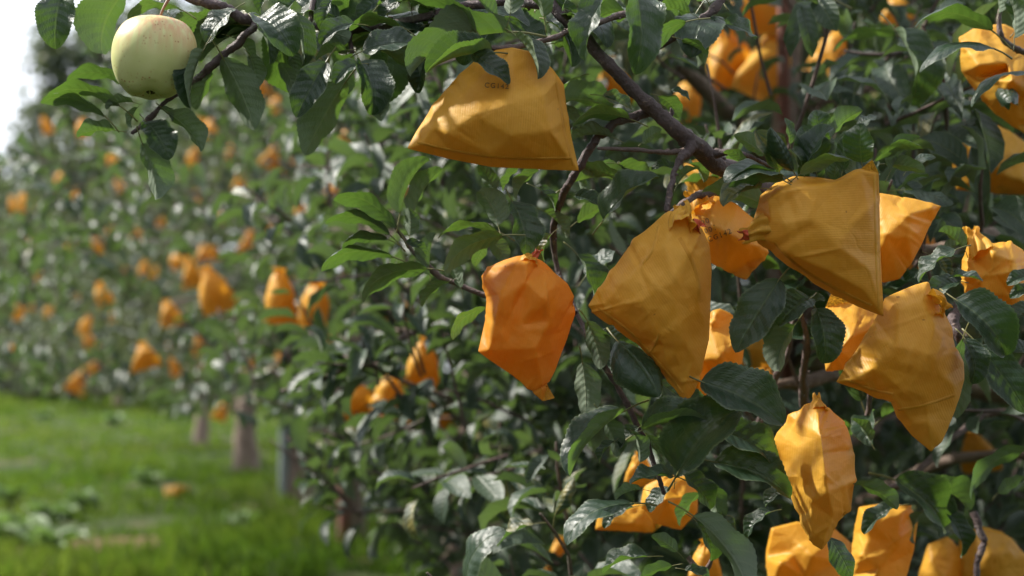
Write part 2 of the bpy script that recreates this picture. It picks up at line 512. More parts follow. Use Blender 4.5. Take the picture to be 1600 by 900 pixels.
# ------------------------------------------------------------------ ground, grass
def ground_material():
    t = NT("orchard_ground")
    co = t.new("ShaderNodeTexCoord").outputs['Object']
    a = t.noise(0.55, 5, co, 0.6); b = t.noise(6, 5, co, 0.6); c = t.noise(0.9, 3, co)
    g = t.mix(t.maprange(a, 0.35, 0.65), (0.016, 0.030, 0.006, 1), (0.036, 0.056, 0.011, 1))
    g = t.mix(t.maprange(b, 0.4, 0.7, 0, 0.5), g, (0.06, 0.065, 0.022, 1))
    g = t.mix(t.maprange(c, 0.60, 0.68, 0, 0.9), g, (0.17, 0.11, 0.07, 1))
    dv = t.new("ShaderNodeVectorMath", operation='DISTANCE'); t.l.new(co, dv.inputs[0]); dv.inputs[1].default_value = (-2.55, 8.6, 0)
    soil = t.maprange(t.math('ADD', dv.outputs['Value'], t.math('MULTIPLY', b, 0.5)), 0.75, 0.95, 1, 0)
    g = t.mix(soil, g, (0.15, 0.085, 0.055, 1))
    return t.done(t.principled(g, 0.9, t.bump(b, 0.8, 0.03), 0.2))
gx = np.concatenate([[-900, -300, -100, -50], np.linspace(-30, 20, 60), [50, 100, 300, 900]])
gy = np.concatenate([[-200, -50, -10], np.linspace(-4, 60, 80), [90, 150, 400, 1500]])
def gz(x, y):
    near = np.clip((60 - np.abs(y - 10)) / 60, 0, 1)
    return near * (0.035 * np.sin(x * 1.3 + 0.4 * y) + 0.03 * np.sin(0.9 * y - 0.6 * x + 1))
GX, GY = np.meshgrid(gx, gy)
gv = np.stack([GX, GY, gz(GX, GY)], -1).reshape(-1, 3)
ii = np.arange(len(gy) - 1)[:, None] * len(gx); jj = np.arange(len(gx) - 1)[None]
gq = np.stack([ii + jj, ii + jj + 1, ii + len(gx) + jj + 1, ii + len(gx) + jj], -1).reshape(-1, 4)
ground = link("ground", mesh_np("ground", gv, [gq], ground_material()))
tag(ground, "uneven orchard floor under the grass", "ground", kind="structure")

def grass_material():
    t = NT("grass_blade")
    tt = t.new("ShaderNodeAttribute", attribute_name="tint").outputs['Fac']
    c = t.ramp(tt, [(0.0, (0.020, 0.046, 0.006)), (0.5, (0.056, 0.098, 0.010)), (0.9, (0.12, 0.145, 0.026)), (1.0, (0.23, 0.20, 0.08))])
    tr = t.mix(tt, (0.10, 0.22, 0.012, 1), (0.20, 0.28, 0.03, 1))
    return t.done(t.mixsh(0.4, t.principled(c, 0.75, None, 0.12), t.translucent(tr)))
def make_grass():
    r = np.random.default_rng(5)
    n = 18000
    d = 6.6 * (75 / 6.6) ** r.uniform(0, 1, n) ** 1.15
    px = r.uniform(-420, 1150, n)
    x = (px - 800) / F * d
    pat = np.sin(x * 2.1 + 1.3 * np.sin(d * 0.9)) * np.sin(d * 1.3 + 0.7 * x)
    keep = (pat > -0.8) & (((x + 2.55) / 0.42) ** 2 + ((d - 8.6) / 0.5) ** 2 > 1)
    x, d = x[keep], d[keep]; pat = pat[keep]
    nb = 6
    x = np.repeat(x, nb); y = np.repeat(d, nb); pp = np.repeat(pat, nb)
    m = len(x)
    s = np.clip(y / 12, 0.8, 4.0)
    x = x + r.normal(0, 0.035, m) * s; y = y + r.normal(0, 0.035, m) * s
    h = r.uniform(0.04, 0.13, m) * (1 + 4.5 * np.clip((y - 32) / 18, 0, 1) * np.clip(np.sin(x * 0.7) * np.sin(x * 0.23 + y * 0.3) + 0.4, 0, 1)) * (0.9 + 0.35 * pp) * np.where(r.uniform(size=m) < 0.05, 1.8, 1)
    w = r.uniform(0.0035, 0.007, m) * s
    az = r.uniform(0, 6.28, m)
    lean = r.uniform(0.2, 0.9, m) * h
    la = r.uniform(0, 6.28, m)
    z = gz(x, y)
    b = np.stack([x, y, z - 0.005], -1)
    sd = np.stack([np.cos(az), np.sin(az), 0 * az], -1) * w[:, None]
    mid = b + np.stack([np.cos(la) * lean * 0.35, np.sin(la) * lean * 0.35, h * 0.62], -1)
    tip = b + np.stack([np.cos(la) * lean, np.sin(la) * lean, h], -1)
    V = np.stack([b - sd, b + sd, mid + sd * 0.8, mid - sd * 0.8, tip], 1).reshape(-1, 3)
    o = np.arange(m)[:, None] * 5
    q = o + np.array((0, 1, 2, 3))[None]; tr = o + np.array((3, 2, 4))[None]
    tint = np.repeat(np.clip(r.normal(0.45, 0.2, m) + 0.25 * pp + 0.2 * np.sin(x * 0.8 + 2) * np.sin(y * 0.55), 0, 1), 5)
    g = link("grass", mesh_np("grass", V, [q, tr], grass_material(), True, dict(tint=tint)))
    tag(g, "short sunlit green grass covering the orchard alley", "grass", kind="stuff")
make_grass()

# ------------------------------------------------------------------ where the blurred bags hang (photo x, y, width, label, depth)
MID_BAGS = [
 (1140, 100, 86, "blurred brown bag left of a pair beside the rusty stake", 3.05), (1205, 112, 92, "blurred shaded bag right of a pair beside the rusty stake", 3.0),
 (1192, 12, 78, "blurred sunlit bag at the top edge left of the rusty stake", 3.0), (1297, 78, 60, "blurred golden bag just right of the nearest tree's trunk", 3.1),
 (1402, 22, 48, "narrow golden sliver of bag near the top edge among leaves", 3.0), (1525, 712, 52, "small glowing bag among blurred leaves under the right flap bag", 2.6),
 (1188, 606, 54, "small sunlit bag peeping out under leaves right of the central bag", 2.0), (1186, 548, 46, "small orange bag patch seen between dark hanging leaves at centre right", 2.2),
 (1100, 884, 66, "shaded orange bag at the bottom edge beside a long pale leaf", 1.75), (655, 566, 62, "soft tall bag below the left bare twig's upper end", 2.7),
 (600, 622, 66, "right bag of a blurred pair under the bare slanting twig", 2.9), (562, 630, 52, "left bag of a blurred pair under the bare slanting twig", 3.0),
 (632, 490, 34, "small round blurred bag left of the glowing orange bag", 4.2), (597, 491, 26, "smallest pale round bag beside another round blurred bag", 4.4),
 (432, 462, 60, "left half of blurred bag pair behind drooping leaf tips", 3.4), (492, 478, 56, "right half of blurred bag pair behind drooping leaf tips", 3.5),
 (690, 655, 36, "reddish blurred bag low down left of the leaves at bottom centre", 3.4), (960, 130, 60, "blurred bag behind the thick branch near the top", 2.8),
 (1440, 385, 52, "pale blurred bag beneath the thick pale branch at right", 2.1), (1075, 160, 50, "blurred bag in shade right of the thick branch", 3.0),
 (1000, 735, 44, "sunlit crumpled bag scrap behind the hanging twig", 1.9), (870, 870, 40, "orange bag deep in the lower leaves at bottom centre", 2.4),
 (545, 215, 34, "blurred orange bag beside the third trunk's brown stake", 4.6)]
FAR_BAGS = [
 (335, 460, 66, "plump sunlit blurred bag, largest on the left side"), (266, 491, 42, "dull bag lower left of the plump sunlit bag"),
 (300, 425, 36, "bag touching upper left of the plump sunlit bag"), (276, 411, 32, "pale small bag at the upper left end of a cluster"),
 (320, 398, 34, "topmost bag of the cluster above the plump sunlit bag"), (228, 560, 48, "bright cone-shaped bag hanging alone above the grass"),
 (158, 463, 38, "dark orange bag in deep shade at far left middle"), (154, 385, 26, "little yellow bag above the dark orange bag at left"),
 (136, 535, 28, "sunlit little bag at left above two orange ones"), (126, 594, 36, "lowest orange bag at left just above the grass"),
 (148, 574, 24, "small orange bag touching the lowest left bag"), (135, 508, 30, "dim orange bag above the sunlit little bag at left"),
 (425, 246, 38, "upright golden bag high on the left below the apple's leaves"), (375, 288, 28, "pale bag lower left of the upright golden bag"),
 (443, 264, 18, "tiny pale bag touching the upright golden bag's right foot"), (300, 246, 30, "round blurred bag straight below the apple's lowest leaf"),
 (315, 194, 28, "orange blurred bag between apple leaves and hanging green leaf"), (404, 138, 40, "orange bag blurred behind the hanging leaves right of the apple"),
 (430, 165, 30, "dark orange bag under another behind the hanging leaves"), (70, 196, 22, "tiny pale bag at upper left against the tall tree"),
 (95, 280, 24, "tiny bag at left under the apple's leaves, alone"), (345, 642, 30, "orange bag low beside the trunks above the grass"),
 (272, 574, 24, "dim small bag right of the bright cone-shaped bag"), (312, 540, 30, "shaded bag below the dull bag at left centre"),
 (360, 240, 26, "faint bag between the round bag and the upright golden bag"), (112, 382, 18, "faint tiny bag at far left beside the little yellow bag"),
 (186, 290, 22, "faint small bag left below the apple's hanging leaf"), (250, 350, 22, "faint small bag above the cluster at left"),
 (470, 330, 28, "blurred bag left of the pale curled shoot tip"), (520, 300, 30, "blurred bag behind the pale curled shoot tip"),
 (385, 380, 30, "shaded blurred bag right above the plump sunlit bag"), (500, 165, 26, "faint orange bag behind the large bright hanging leaf"),
 (555, 130, 30, "orange patch of bag behind the dark top leaves"), (640, 300, 26, "blurred pale bag left of the fuzzy leaf cluster")]
TINY_BAGS = []
_r = np.random.default_rng(55)
for k in range(52):
    px, py = _r.uniform(10, 620), _r.uniform(180, 590)
    if px < 90 and py < 300: continue
    TINY_BAGS.append((px, py, _r.uniform(9, 22)))
CLEAR = [(a[0], a[1], a[2] * 0.50, a[4]) for a in MID_BAGS] + [(a[0], a[1], a[2] * 0.52, 0.13 * F / a[2]) for a in FAR_BAGS] + [(a[0], a[1], 0.06 * F / a[2], a[2]) for a in TINY_BAGS]
ALLEY_X, ALLEY_Y = [-400, 60, 200, 330, 420, 500, 560, 640, 700], [598, 606, 640, 664, 660, 690, 765, 880, 1000]
LIT = [(1250, 720, 70, 1.38), (775, 480, 50, 1.38), (1550, 120, 60, 1.68), (1325, 520, 45, 1.53), (1375, 850, 50, 1.68), (1045, 785, 45, 1.70), (1100, 285, 35, 1.58), (1555, 420, 45, 1.49), (1080, 620, 30, 1.55), (230, 90, 60, 1.36), (1030, 440, 60, 1.37)]
BAG_W = np.array([P(a, b, d) for a, b, w, d in CLEAR + LIT])
BAG_R = np.array([w / F * d for a, b, w, d in CLEAR + LIT])
SUN_V = np.array(SUN_DIR)
def hides_bag(p, rng):
    """leaves right in front of a bag, or between it and the sun: the growers pluck those"""
    p = np.asarray(p)
    x, y, d = proj(p)
    out = np.zeros(len(p), bool)
    for cx, cy, cr, cd in CLEAR:
        out |= ((cx - x) ** 2 + (cy - y) ** 2 < (cr + 0.012 * F / d) ** 2) & (cd > d - 0.05) & (rng.uniform(size=len(p)) < 0.85)
    for c, rr in zip(BAG_W, BAG_R):
        q = p - c
        t = q @ SUN_V
        out |= (t > 0.05) & (t < 2.4) & ((q * q).sum(1) - t * t < (rr + 0.025) ** 2) & (rng.uniform(size=len(p)) < 0.88)
    return out
def over_alley(p):
    """the mown alley and the pruned lower trunks stay free of shoots"""
    x, y, d = proj(p)
    if d < 3.0 or d > 30: return False
    return y > np.interp(x, ALLEY_X, ALLEY_Y)

# ------------------------------------------------------------------ trees
AX_A, AX_B = 1.42, -0.287
def row_x(y): return AX_A + AX_B * y

def make_tree(loc, height, radius, n_shoots, leaf, templates, mat, seed, label, group, zlo=0.55, keep=None, leafmin=9, leafmax=14, trunk_r=0.065, part_leaves=0, trunk_lean=0.0, dense_out=0.35, twig_vis=True, frame_only=True, shape=None):
    r = np.random.default_rng(seed)
    root = link("apple_tree", None, None, loc)
    root.empty_display_size = 0.2
    tag(root, label, "tree", group)
    loc = np.array(loc)
    # trunk
    n = 8
    hs = np.linspace(0, 1, n)
    tp = [loc + np.array((trunk_lean * h * height + r.normal(0, 0.018) * (i > 0), r.normal(0, 0.018) * (i > 0), h * height * 0.93 - 0.03)) for i, h in enumerate(hs)]
    tr = [trunk_r * (1.35 - 0.35 * min(h * 9, 1)) * (1 - 0.78 * h) for h in hs]
    v, f = tube(tp, tr, 10, 4, 0.05, r)
    link("trunk", rebase(mesh_np("trunk", v, f, M_TRUNK), loc), root)
    tpa = np.array(tp)
    def trunk_at(h): return np.array([np.interp(h, hs, tpa[:, k]) for k in range(3)])
    # limbs
    limbs = []
    nl = 13
    for i in range(nl):
        h = (zlo * 0.9 + (height * 0.9 - zlo * 0.9) * (i + 0.3) / nl) / height
        az = i * 2.4 + r.normal(0, 0.3)
        z0 = trunk_at(h)
        rr = radius * (1.0 if shape is None else shape(h)) * r.uniform(0.55, 0.85)
        dirv = np.array((math.cos(az), math.sin(az), 0))
        pts = [z0, z0 + dirv * rr * 0.35 + (0, 0, 0.10), z0 + dirv * rr * 0.7 + (0, 0, 0.14) + r.normal(0, 0.04, 3), z0 + dirv * rr + (0, 0, 0.08) + r.normal(0, 0.06, 3)]
        if keep is not None and not all(keep(q) for q in pts[1:]): continue
        if any(over_alley(q) for q in pts[1:]): continue
        v, f = tube(pts, [trunk_r * 0.36, trunk_r * 0.26, trunk_r * 0.17, trunk_r * 0.08], 6, 3, 0.05, r)
        link("branch", rebase(mesh_np("branch", v, f, M_TRUNK), loc), root)
        limbs.append(np.array(pts))
    # shoots
    tw, lv = [], []
    k = 0; tries = 0
    while k < n_shoots and tries < n_shoots * 12:
        tries += 1
        h = r.uniform(zlo / height, 1.0)
        rmax = radius * (shape(h) if shape else 1.0)
        az = r.uniform(0, 2 * math.pi); q = rmax * r.uniform(0.02, 1) ** dense_out
        p = loc + np.array((trunk_lean * h * height + math.cos(az) * q, math.sin(az) * q, h * height))
        # clumps and gaps
        cl = math.sin(p[0] * 5.1 + seed) * math.sin(p[1] * 4.7 + 2) * math.sin(p[2] * 5.6 + 1)
        if cl < -0.22: continue
        if frame_only:
            a, b, d = proj(p)
            if d < 0.3 or a < -220 or a > 1820 or b < -260 or b > 1150: continue
        if keep is not None and not keep(p): continue
        if over_alley(p): continue
        k += 1
        d = np.array((math.cos(az) * 0.8, math.sin(az) * 0.8, r.uniform(0.0, 0.9))) + r.normal(0, 0.35, 3)
        pts, l = shoot(p, d, int(r.integers(leafmin, leafmax)), r.uniform(0.12, 0.27) * (leaf / 0.080), r, 0.45, leaf)
        if keep is not None: l = [x for x in l if keep(x[0]) and keep(x[0] + x[1])]
        tw.append(pts); lv.append(l)
    mids = np.array([x[0] + x[1] * 0.5 for l in lv for x in l])
    bad = hides_bag(mids, r)
    xx, yy, dd = proj(mids)
    bad |= (dd > 3.0) & (dd < 30) & (yy > np.interp(xx, ALLEY_X, ALLEY_Y))
    o_, tw2, lv2 = 0, [], []
    for pts, l in zip(tw, lv):
        g = [x for x, b_ in zip(l, bad[o_:o_ + len(l)]) if not b_]
        o_ += len(l)
        if len(g) < 4 or len(g) < 0.55 * leafmin: continue
        tw2.append(pts); lv2 += g
    tw, lv = tw2, lv2
    if twig_vis:
        tv, tf = merge([tube(p, [0.0035, 0.003, 0.0027, 0.0023, 0.0015], 4, 1) for p in tw])
        t = link("twigs", rebase(mesh_np("twigs", tv, tf, M_TWIG), loc), root); t["kind"] = "stuff"
    if part_leaves:
        sc = []
        for i, (b, a, u) in enumerate(lv):
            x, y, d = proj(b + a * 0.5)
            ok = 0 < x < 1600 and 0 < y < 900
            sc.append((d if ok else 99 + d, i))
        sc.sort()
        near = [i for s_, i in sc[:part_leaves]]
        for i in near:
            b, a, u = lv[i]
            put_leaf(root, b, b + a, u, str(r.choice(list("fvavwr"))), r)
        ns = set(near)
        lv = [l for i, l in enumerate(lv) if i not in ns]
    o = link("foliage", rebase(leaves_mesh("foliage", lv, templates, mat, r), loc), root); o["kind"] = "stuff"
    return root

def spindle(h): return (0.72 + 0.55 * math.sin(math.pi * min(h * 1.25, 1))) * (1 - 0.55 * max(0, h - 0.5) / 0.5)

def keep_near(p):
    x, y, d = proj(p)
    if d < 1.56: return False
    # the alley side of the crown ends raggedly
    edge = 470 + 60 * math.sin(p[2] * 9) - (d - 1.6) * 90
    if y < 330: edge += (330 - y) * 0.55
    if y > 650: edge += (y - 650) * 0.55
    return x > edge

T1 = (row_x(2.95), 2.95, 0.0)
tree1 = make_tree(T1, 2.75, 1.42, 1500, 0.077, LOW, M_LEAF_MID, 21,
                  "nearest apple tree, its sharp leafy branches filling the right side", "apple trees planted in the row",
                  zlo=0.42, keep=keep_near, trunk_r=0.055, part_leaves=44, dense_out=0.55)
def keep2(p):
    x, y, d = proj(p)
    return d > 3.2
tree2 = make_tree((row_x(5.6), 5.6, 0), 3.3, 1.40, 950, 0.080, LOW, M_LEAF_MID, 22,
                  "second apple tree in the row, soft leaves just behind the nearest tree", "apple trees planted in the row",
                  zlo=0.42, keep=keep2, part_leaves=120, shape=spindle)
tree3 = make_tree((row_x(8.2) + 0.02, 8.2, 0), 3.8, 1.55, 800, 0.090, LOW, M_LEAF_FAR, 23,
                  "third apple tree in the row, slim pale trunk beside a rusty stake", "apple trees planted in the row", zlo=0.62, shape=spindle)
def at_ground(px, D): return ((px - 800) / F * D, D, 0.0)
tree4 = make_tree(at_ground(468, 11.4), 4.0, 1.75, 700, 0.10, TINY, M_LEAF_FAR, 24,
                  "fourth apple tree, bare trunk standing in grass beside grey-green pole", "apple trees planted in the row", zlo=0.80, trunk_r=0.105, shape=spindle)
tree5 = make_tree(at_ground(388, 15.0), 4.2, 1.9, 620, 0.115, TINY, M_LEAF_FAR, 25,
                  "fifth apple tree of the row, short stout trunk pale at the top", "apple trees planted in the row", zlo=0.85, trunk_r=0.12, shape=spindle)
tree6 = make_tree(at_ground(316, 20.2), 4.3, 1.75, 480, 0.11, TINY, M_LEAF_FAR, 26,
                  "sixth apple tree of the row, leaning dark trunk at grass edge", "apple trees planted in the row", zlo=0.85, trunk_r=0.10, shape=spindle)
tree7 = make_tree(at_ground(186, 44.0), 6.0, 2.6, 520, 0.24, TINY, M_LEAF_FAR, 27,
                  "small far apple tree with pale trunk where the grass ends", "apple trees planted in the row", zlo=0.7, trunk_r=0.13, shape=spindle)
for k, (px, D, h, rad) in enumerate([(45, 66, 10.2, 3.2), (118, 60, 15.0, 2.7), (-45, 72, 9.6, 4.4), (10, 88, 11.2, 5.0), (205, 70, 19.0, 5.0), (-150, 76, 11.0, 5.0), (290, 80, 20.0, 5.5)]):
    nm = ["hazy tree at the sky's edge, standing in front of others", "tallest rounded tree against white sky beyond the orchard row",
          "low dark tree at the picture's left edge above the grass", "broad far tree closing the grass alley at left edge",
          "far tall tree rising behind the orchard row's crowns", "far tree almost outside the picture at far left", "far tree hidden mostly behind the orchard row"][k]
    make_tree(at_ground(px, D), h, rad, 400, 0.58, TINY, M_LEAF_FAR, 40 + k, nm, "tall trees behind the alley", zlo=0.4, trunk_r=0.22, twig_vis=False, shape=spindle)
for k, (x, y, lab) in enumerate([(3.0, 4.6, "tree of the next row showing behind the right edge's bags"), (2.55, 6.6, "tree of the next row behind the nearest trunk"),
                              (1.9, 9.2, "tree of the next row filling gaps right of the thick branch"), (1.1, 12.0, "tree of the next row seen through leaves at the centre")]):
    make_tree((x, y, 0), 4.2, 1.6, 430, 0.125, TINY, M_LEAF_FAR, 60 + k, lab, "apple trees of the next row", zlo=0.5, shape=spindle, twig_vis=False)

for k, y in enumerate([-7.0, -4.2, -1.4, 1.4, 4.0]):
    make_tree((-3.1 + AX_B * y, y, 0), 3.7, 1.35, 190, 0.19, TINY, M_LEAF_FAR, 80 + k, ["farthest-back", "fourth", "third", "second", "first"][k] + " apple tree across the alley behind the camera, out of the picture", "apple trees of the opposite row",
              zlo=0.5, shape=spindle, twig_vis=False, frame_only=False)

for k, (y, rad) in enumerate([(0.1, 0.95), (-2.7, 1.3)]):
    make_tree((row_x(y) + 0.12, y, 0), 3.0, rad, 260, 0.12, TINY, M_LEAF_FAR, 95 + k, ["tree of the same row just right of the camera, out of the picture", "tree of the same row behind the camera, out of the picture"][k],
              "apple trees planted in the row", zlo=0.45, twig_vis=False, frame_only=False)

# stakes beside the trunks
def stake(px, D, h, r_, mat, name, label, lean=0.0):
    x, y, z = at_ground(px, D)
    rr = np.random.default_rng(int(px))
    pts = [(lean * k * h / 3, 0, -0.05 + (h + 0.05) * k / 3) for k in range(4)]
    v, f = tube(pts, [r_] * 4, 10, 3, 0.02, rr)
    v2, f2 = tube([(lean * h, 0, h - 0.012), (lean * h, 0, h + 0.012)], [r_ * 1.15, r_ * 1.05], 10, 2)
    v, f = merge([(v, f), (v2, f2)])
    o = link(name, mesh_np(name, v, f, mat), None, (x, y, z))
    tag(o, label, "stake", "stakes beside the row trees")
stake(1229, 2.88, 2.6, 0.0125, M_STAKE, "support_stake", "rusty red-brown stake beside the trunk of the nearest tree")
stake(539, 8.1, 2.9, 0.030, M_STAKE, "support_stake", "brown stake beside the slim third trunk in the row")
stake(446, 11.3, 1.05, 0.042, M_POLE, "support_stake", "grey-green pole standing in grass beside a bare trunk")
stake(536, 8.9, 0.42, 0.032, M_WOOD, "support_stake", "short wooden stake low in grass below the leaves")
stake(203, 43, 1.3, 0.09, M_POLE, "support_stake", "small bluish far pole beside the pale trunk at alley's end")

# ------------------------------------------------------------------ nearest tree: traced branches
t1 = np.array(T1)
def branch(name, pts, widths, mat=M_BARK, sides=10):
    """pts: (px,py,depth); widths: photo pixels"""
    r = np.random.default_rng(int(abs(pts[0][0]) + abs(pts[0][1]) * 7))
    w = [P(*p) for p in pts]
    rad = [wd / F * p[2] / 2 for wd, p in zip(widths, pts)]
    dense = catmull(np.column_stack([np.array(w), np.array(rad)]), 3)
    dense[1:-1, :3] += r.normal(0, 1, (len(dense) - 2, 3)) * dense[1:-1, 3:4] * 0.20
    dense[1:-1, 3] *= 1 + r.normal(0, 0.09, len(dense) - 2)
    v, f = tube(dense[:, :3], dense[:, 3], sides + 2, 4, 0.06, r)
    # bud bumps and scars
    extra = []
    for i in range(len(w) - 1):
        for _ in range(int(np.linalg.norm(w[i + 1] - w[i]) / 0.022)):
            q = w[i] + (w[i + 1] - w[i]) * r.uniform(0.05, 0.95)
            rr = rad[i] * 0.9
            d = nrm(r.normal(0, 1, 3))
            extra.append(tube([q + d * rr * 0.7, q + d * rr * 1.15, q + d * rr * 1.45 + nrm(w[i + 1] - w[i]) * rr * 0.5], [rr * 0.42, rr * 0.34, rr * 0.12], 6, 2))
    v, f = merge([(v, f)] + extra)
    return link(name, rebase(mesh_np(name, v, f, mat), t1), tree1)

trunk_join = proj(t1 + np.array((0, 0, 1.05)))
branch("branch", [trunk_join, (1262, 420, 2.2), (1215, 320, 1.70), (1150, 270, 1.49), (1075, 218, 1.425), (1012, 160, 1.41), (935, 82, 1.41), (868, 12, 1.42), (820, -70, 1.45)],
       [46, 40, 36, 33, 27, 24, 20, 18, 14])
branch("branch", [(868, 10, 1.42), (760, 4, 1.44), (650, 30, 1.46), (540, 44, 1.46), (450, 40, 1.44), (392, 31, 1.42), (345, 10, 1.41), (296, -2, 1.41), (240, -40, 1.42)],
       [15, 14, 15, 16, 16, 17, 16, 14, 9])
branch("twig", [(408, 32, 1.42), (385, 56, 1.41), (340, 94, 1.41), (300, 130, 1.41), (258, 160, 1.40), (232, 186, 1.395), (206, 208, 1.39)], [11, 13, 13, 10, 8, 9, 6])
branch("twig", [(1000, 18, 1.40), (905, 42, 1.395), (860, 60, 1.39), (822, 70, 1.385), (782, 76, 1.38), (766, 74, 1.38)], [11, 9, 9, 9, 10, 6], M_TWIG)
branch("twig", [(1200, -80, 1.48), (1132, -2, 1.44), (1098, 30, 1.43), (1062, 52, 1.42), (1005, 92, 1.43)], [16, 14, 13, 14, 5])
branch("twig", [(1014, 174, 1.42), (960, 196, 1.42), (925, 225, 1.43), (893, 280, 1.44), (868, 332, 1.47), (868, 400, 1.51), (892, 472, 1.49), (930, 545, 1.44), (968, 612, 1.43), (1000, 672, 1.42), (1024, 730, 1.41), (1038, 772, 1.405)],
       [16, 14, 13, 12, 11, 10, 9, 9, 9, 9, 8, 6])
branch("twig", [(1072, 236, 1.42), (1030, 238, 1.415), (985, 234, 1.41), (934, 232, 1.41)], [12, 7, 7, 5], M_TWIG)
branch("twig", [(1084, 222, 1.42), (1066, 244, 1.41), (1056, 262, 1.40), (1047, 295, 1.39), (1042, 330, 1.375)], [19, 14, 11, 10, 9])
branch("twig", [(1118, 240, 1.43), (1140, 238, 1.42), (1168, 243, 1.42), (1205, 262, 1.44)], [16, 10, 8, 7])
branch("twig", [(1150, 300, 1.52), (1100, 302, 1.48), (1068, 318, 1.45), (1045, 335, 1.43)], [14, 13, 11, 9], M_TWIG)
branch("twig", [(900, 490, 1.47), (830, 482, 1.50), (755, 460, 1.51), (690, 432, 1.52), (645, 392, 1.515), (612, 345, 1.515)], [9, 8, 8, 9, 8, 5], M_TWIG)
branch("twig", [(700, 490, 2.5), (612, 538, 2.4), (530, 580, 2.35), (440, 612, 2.3)], [12, 10, 9, 6], M_TWIG)
branch("branch", [trunk_join, (1500, 560, 2.4), (1560, 440, 2.0), (1545, 368, 1.85), (1490, 386, 1.82), (1415, 404, 1.80), (1370, 450, 1.80)], [40, 34, 30, 26, 28, 26, 18], M_TRUNK)
branch("branch", [trunk_join, (1700, 640, 2.4), (1560, 606, 2.2), (1400, 592, 2.1), (1290, 588, 2.05), (1190, 612, 2.0)], [40, 30, 25, 22, 20, 14], M_TRUNK)
branch("twig", [(1262, 660, 1.75), (1255, 606, 1.68), (1260, 545, 1.62), (1250, 480, 1.60)], [15, 14, 11, 7], M_TWIG)
branch("twig", [(1180, 690, 1.8), (1205, 606, 1.75), (1228, 560, 1.72), (1240, 500, 1.70)], [11, 11, 9, 6], M_TWIG)
branch("twig", [(1600, 640, 1.9), (1540, 650, 1.9), (1480, 690, 1.85), (1430, 742, 1.82), (1370, 770, 1.8)], [12, 11, 11, 10, 7], M_TWIG)
branch("twig", [(1520, 800, 1.75), (1538, 846, 1.74), (1528, 880, 1.73), (1524, 960, 1.72)], [12, 12, 10, 11])
branch("twig", [(1500, 470, 1.50), (1490, 500, 1.45), (1500, 528, 1.44), (1512, 560, 1.46)], [14, 17, 13, 9], M_BARK)
branch("twig", [(1620, 90, 1.62), (1580, 72, 1.60), (1560, 40, 1.6), (1575, -20, 1.6)], [11, 10, 8, 8], M_TWIG)
branch("twig", [(1075, 870, 1.55), (1098, 894, 1.54), (1120, 860, 1.52)], [8, 8, 5], M_TWIG)
branch("twig", [(560, 20, 1.47), (548, 55, 1.45), (551, 82, 1.44)], [9, 8, 7])
branch("twig", [(495, -30, 1.46), (488, 10, 1.45), (485, 34, 1.44)], [11, 9, 7])

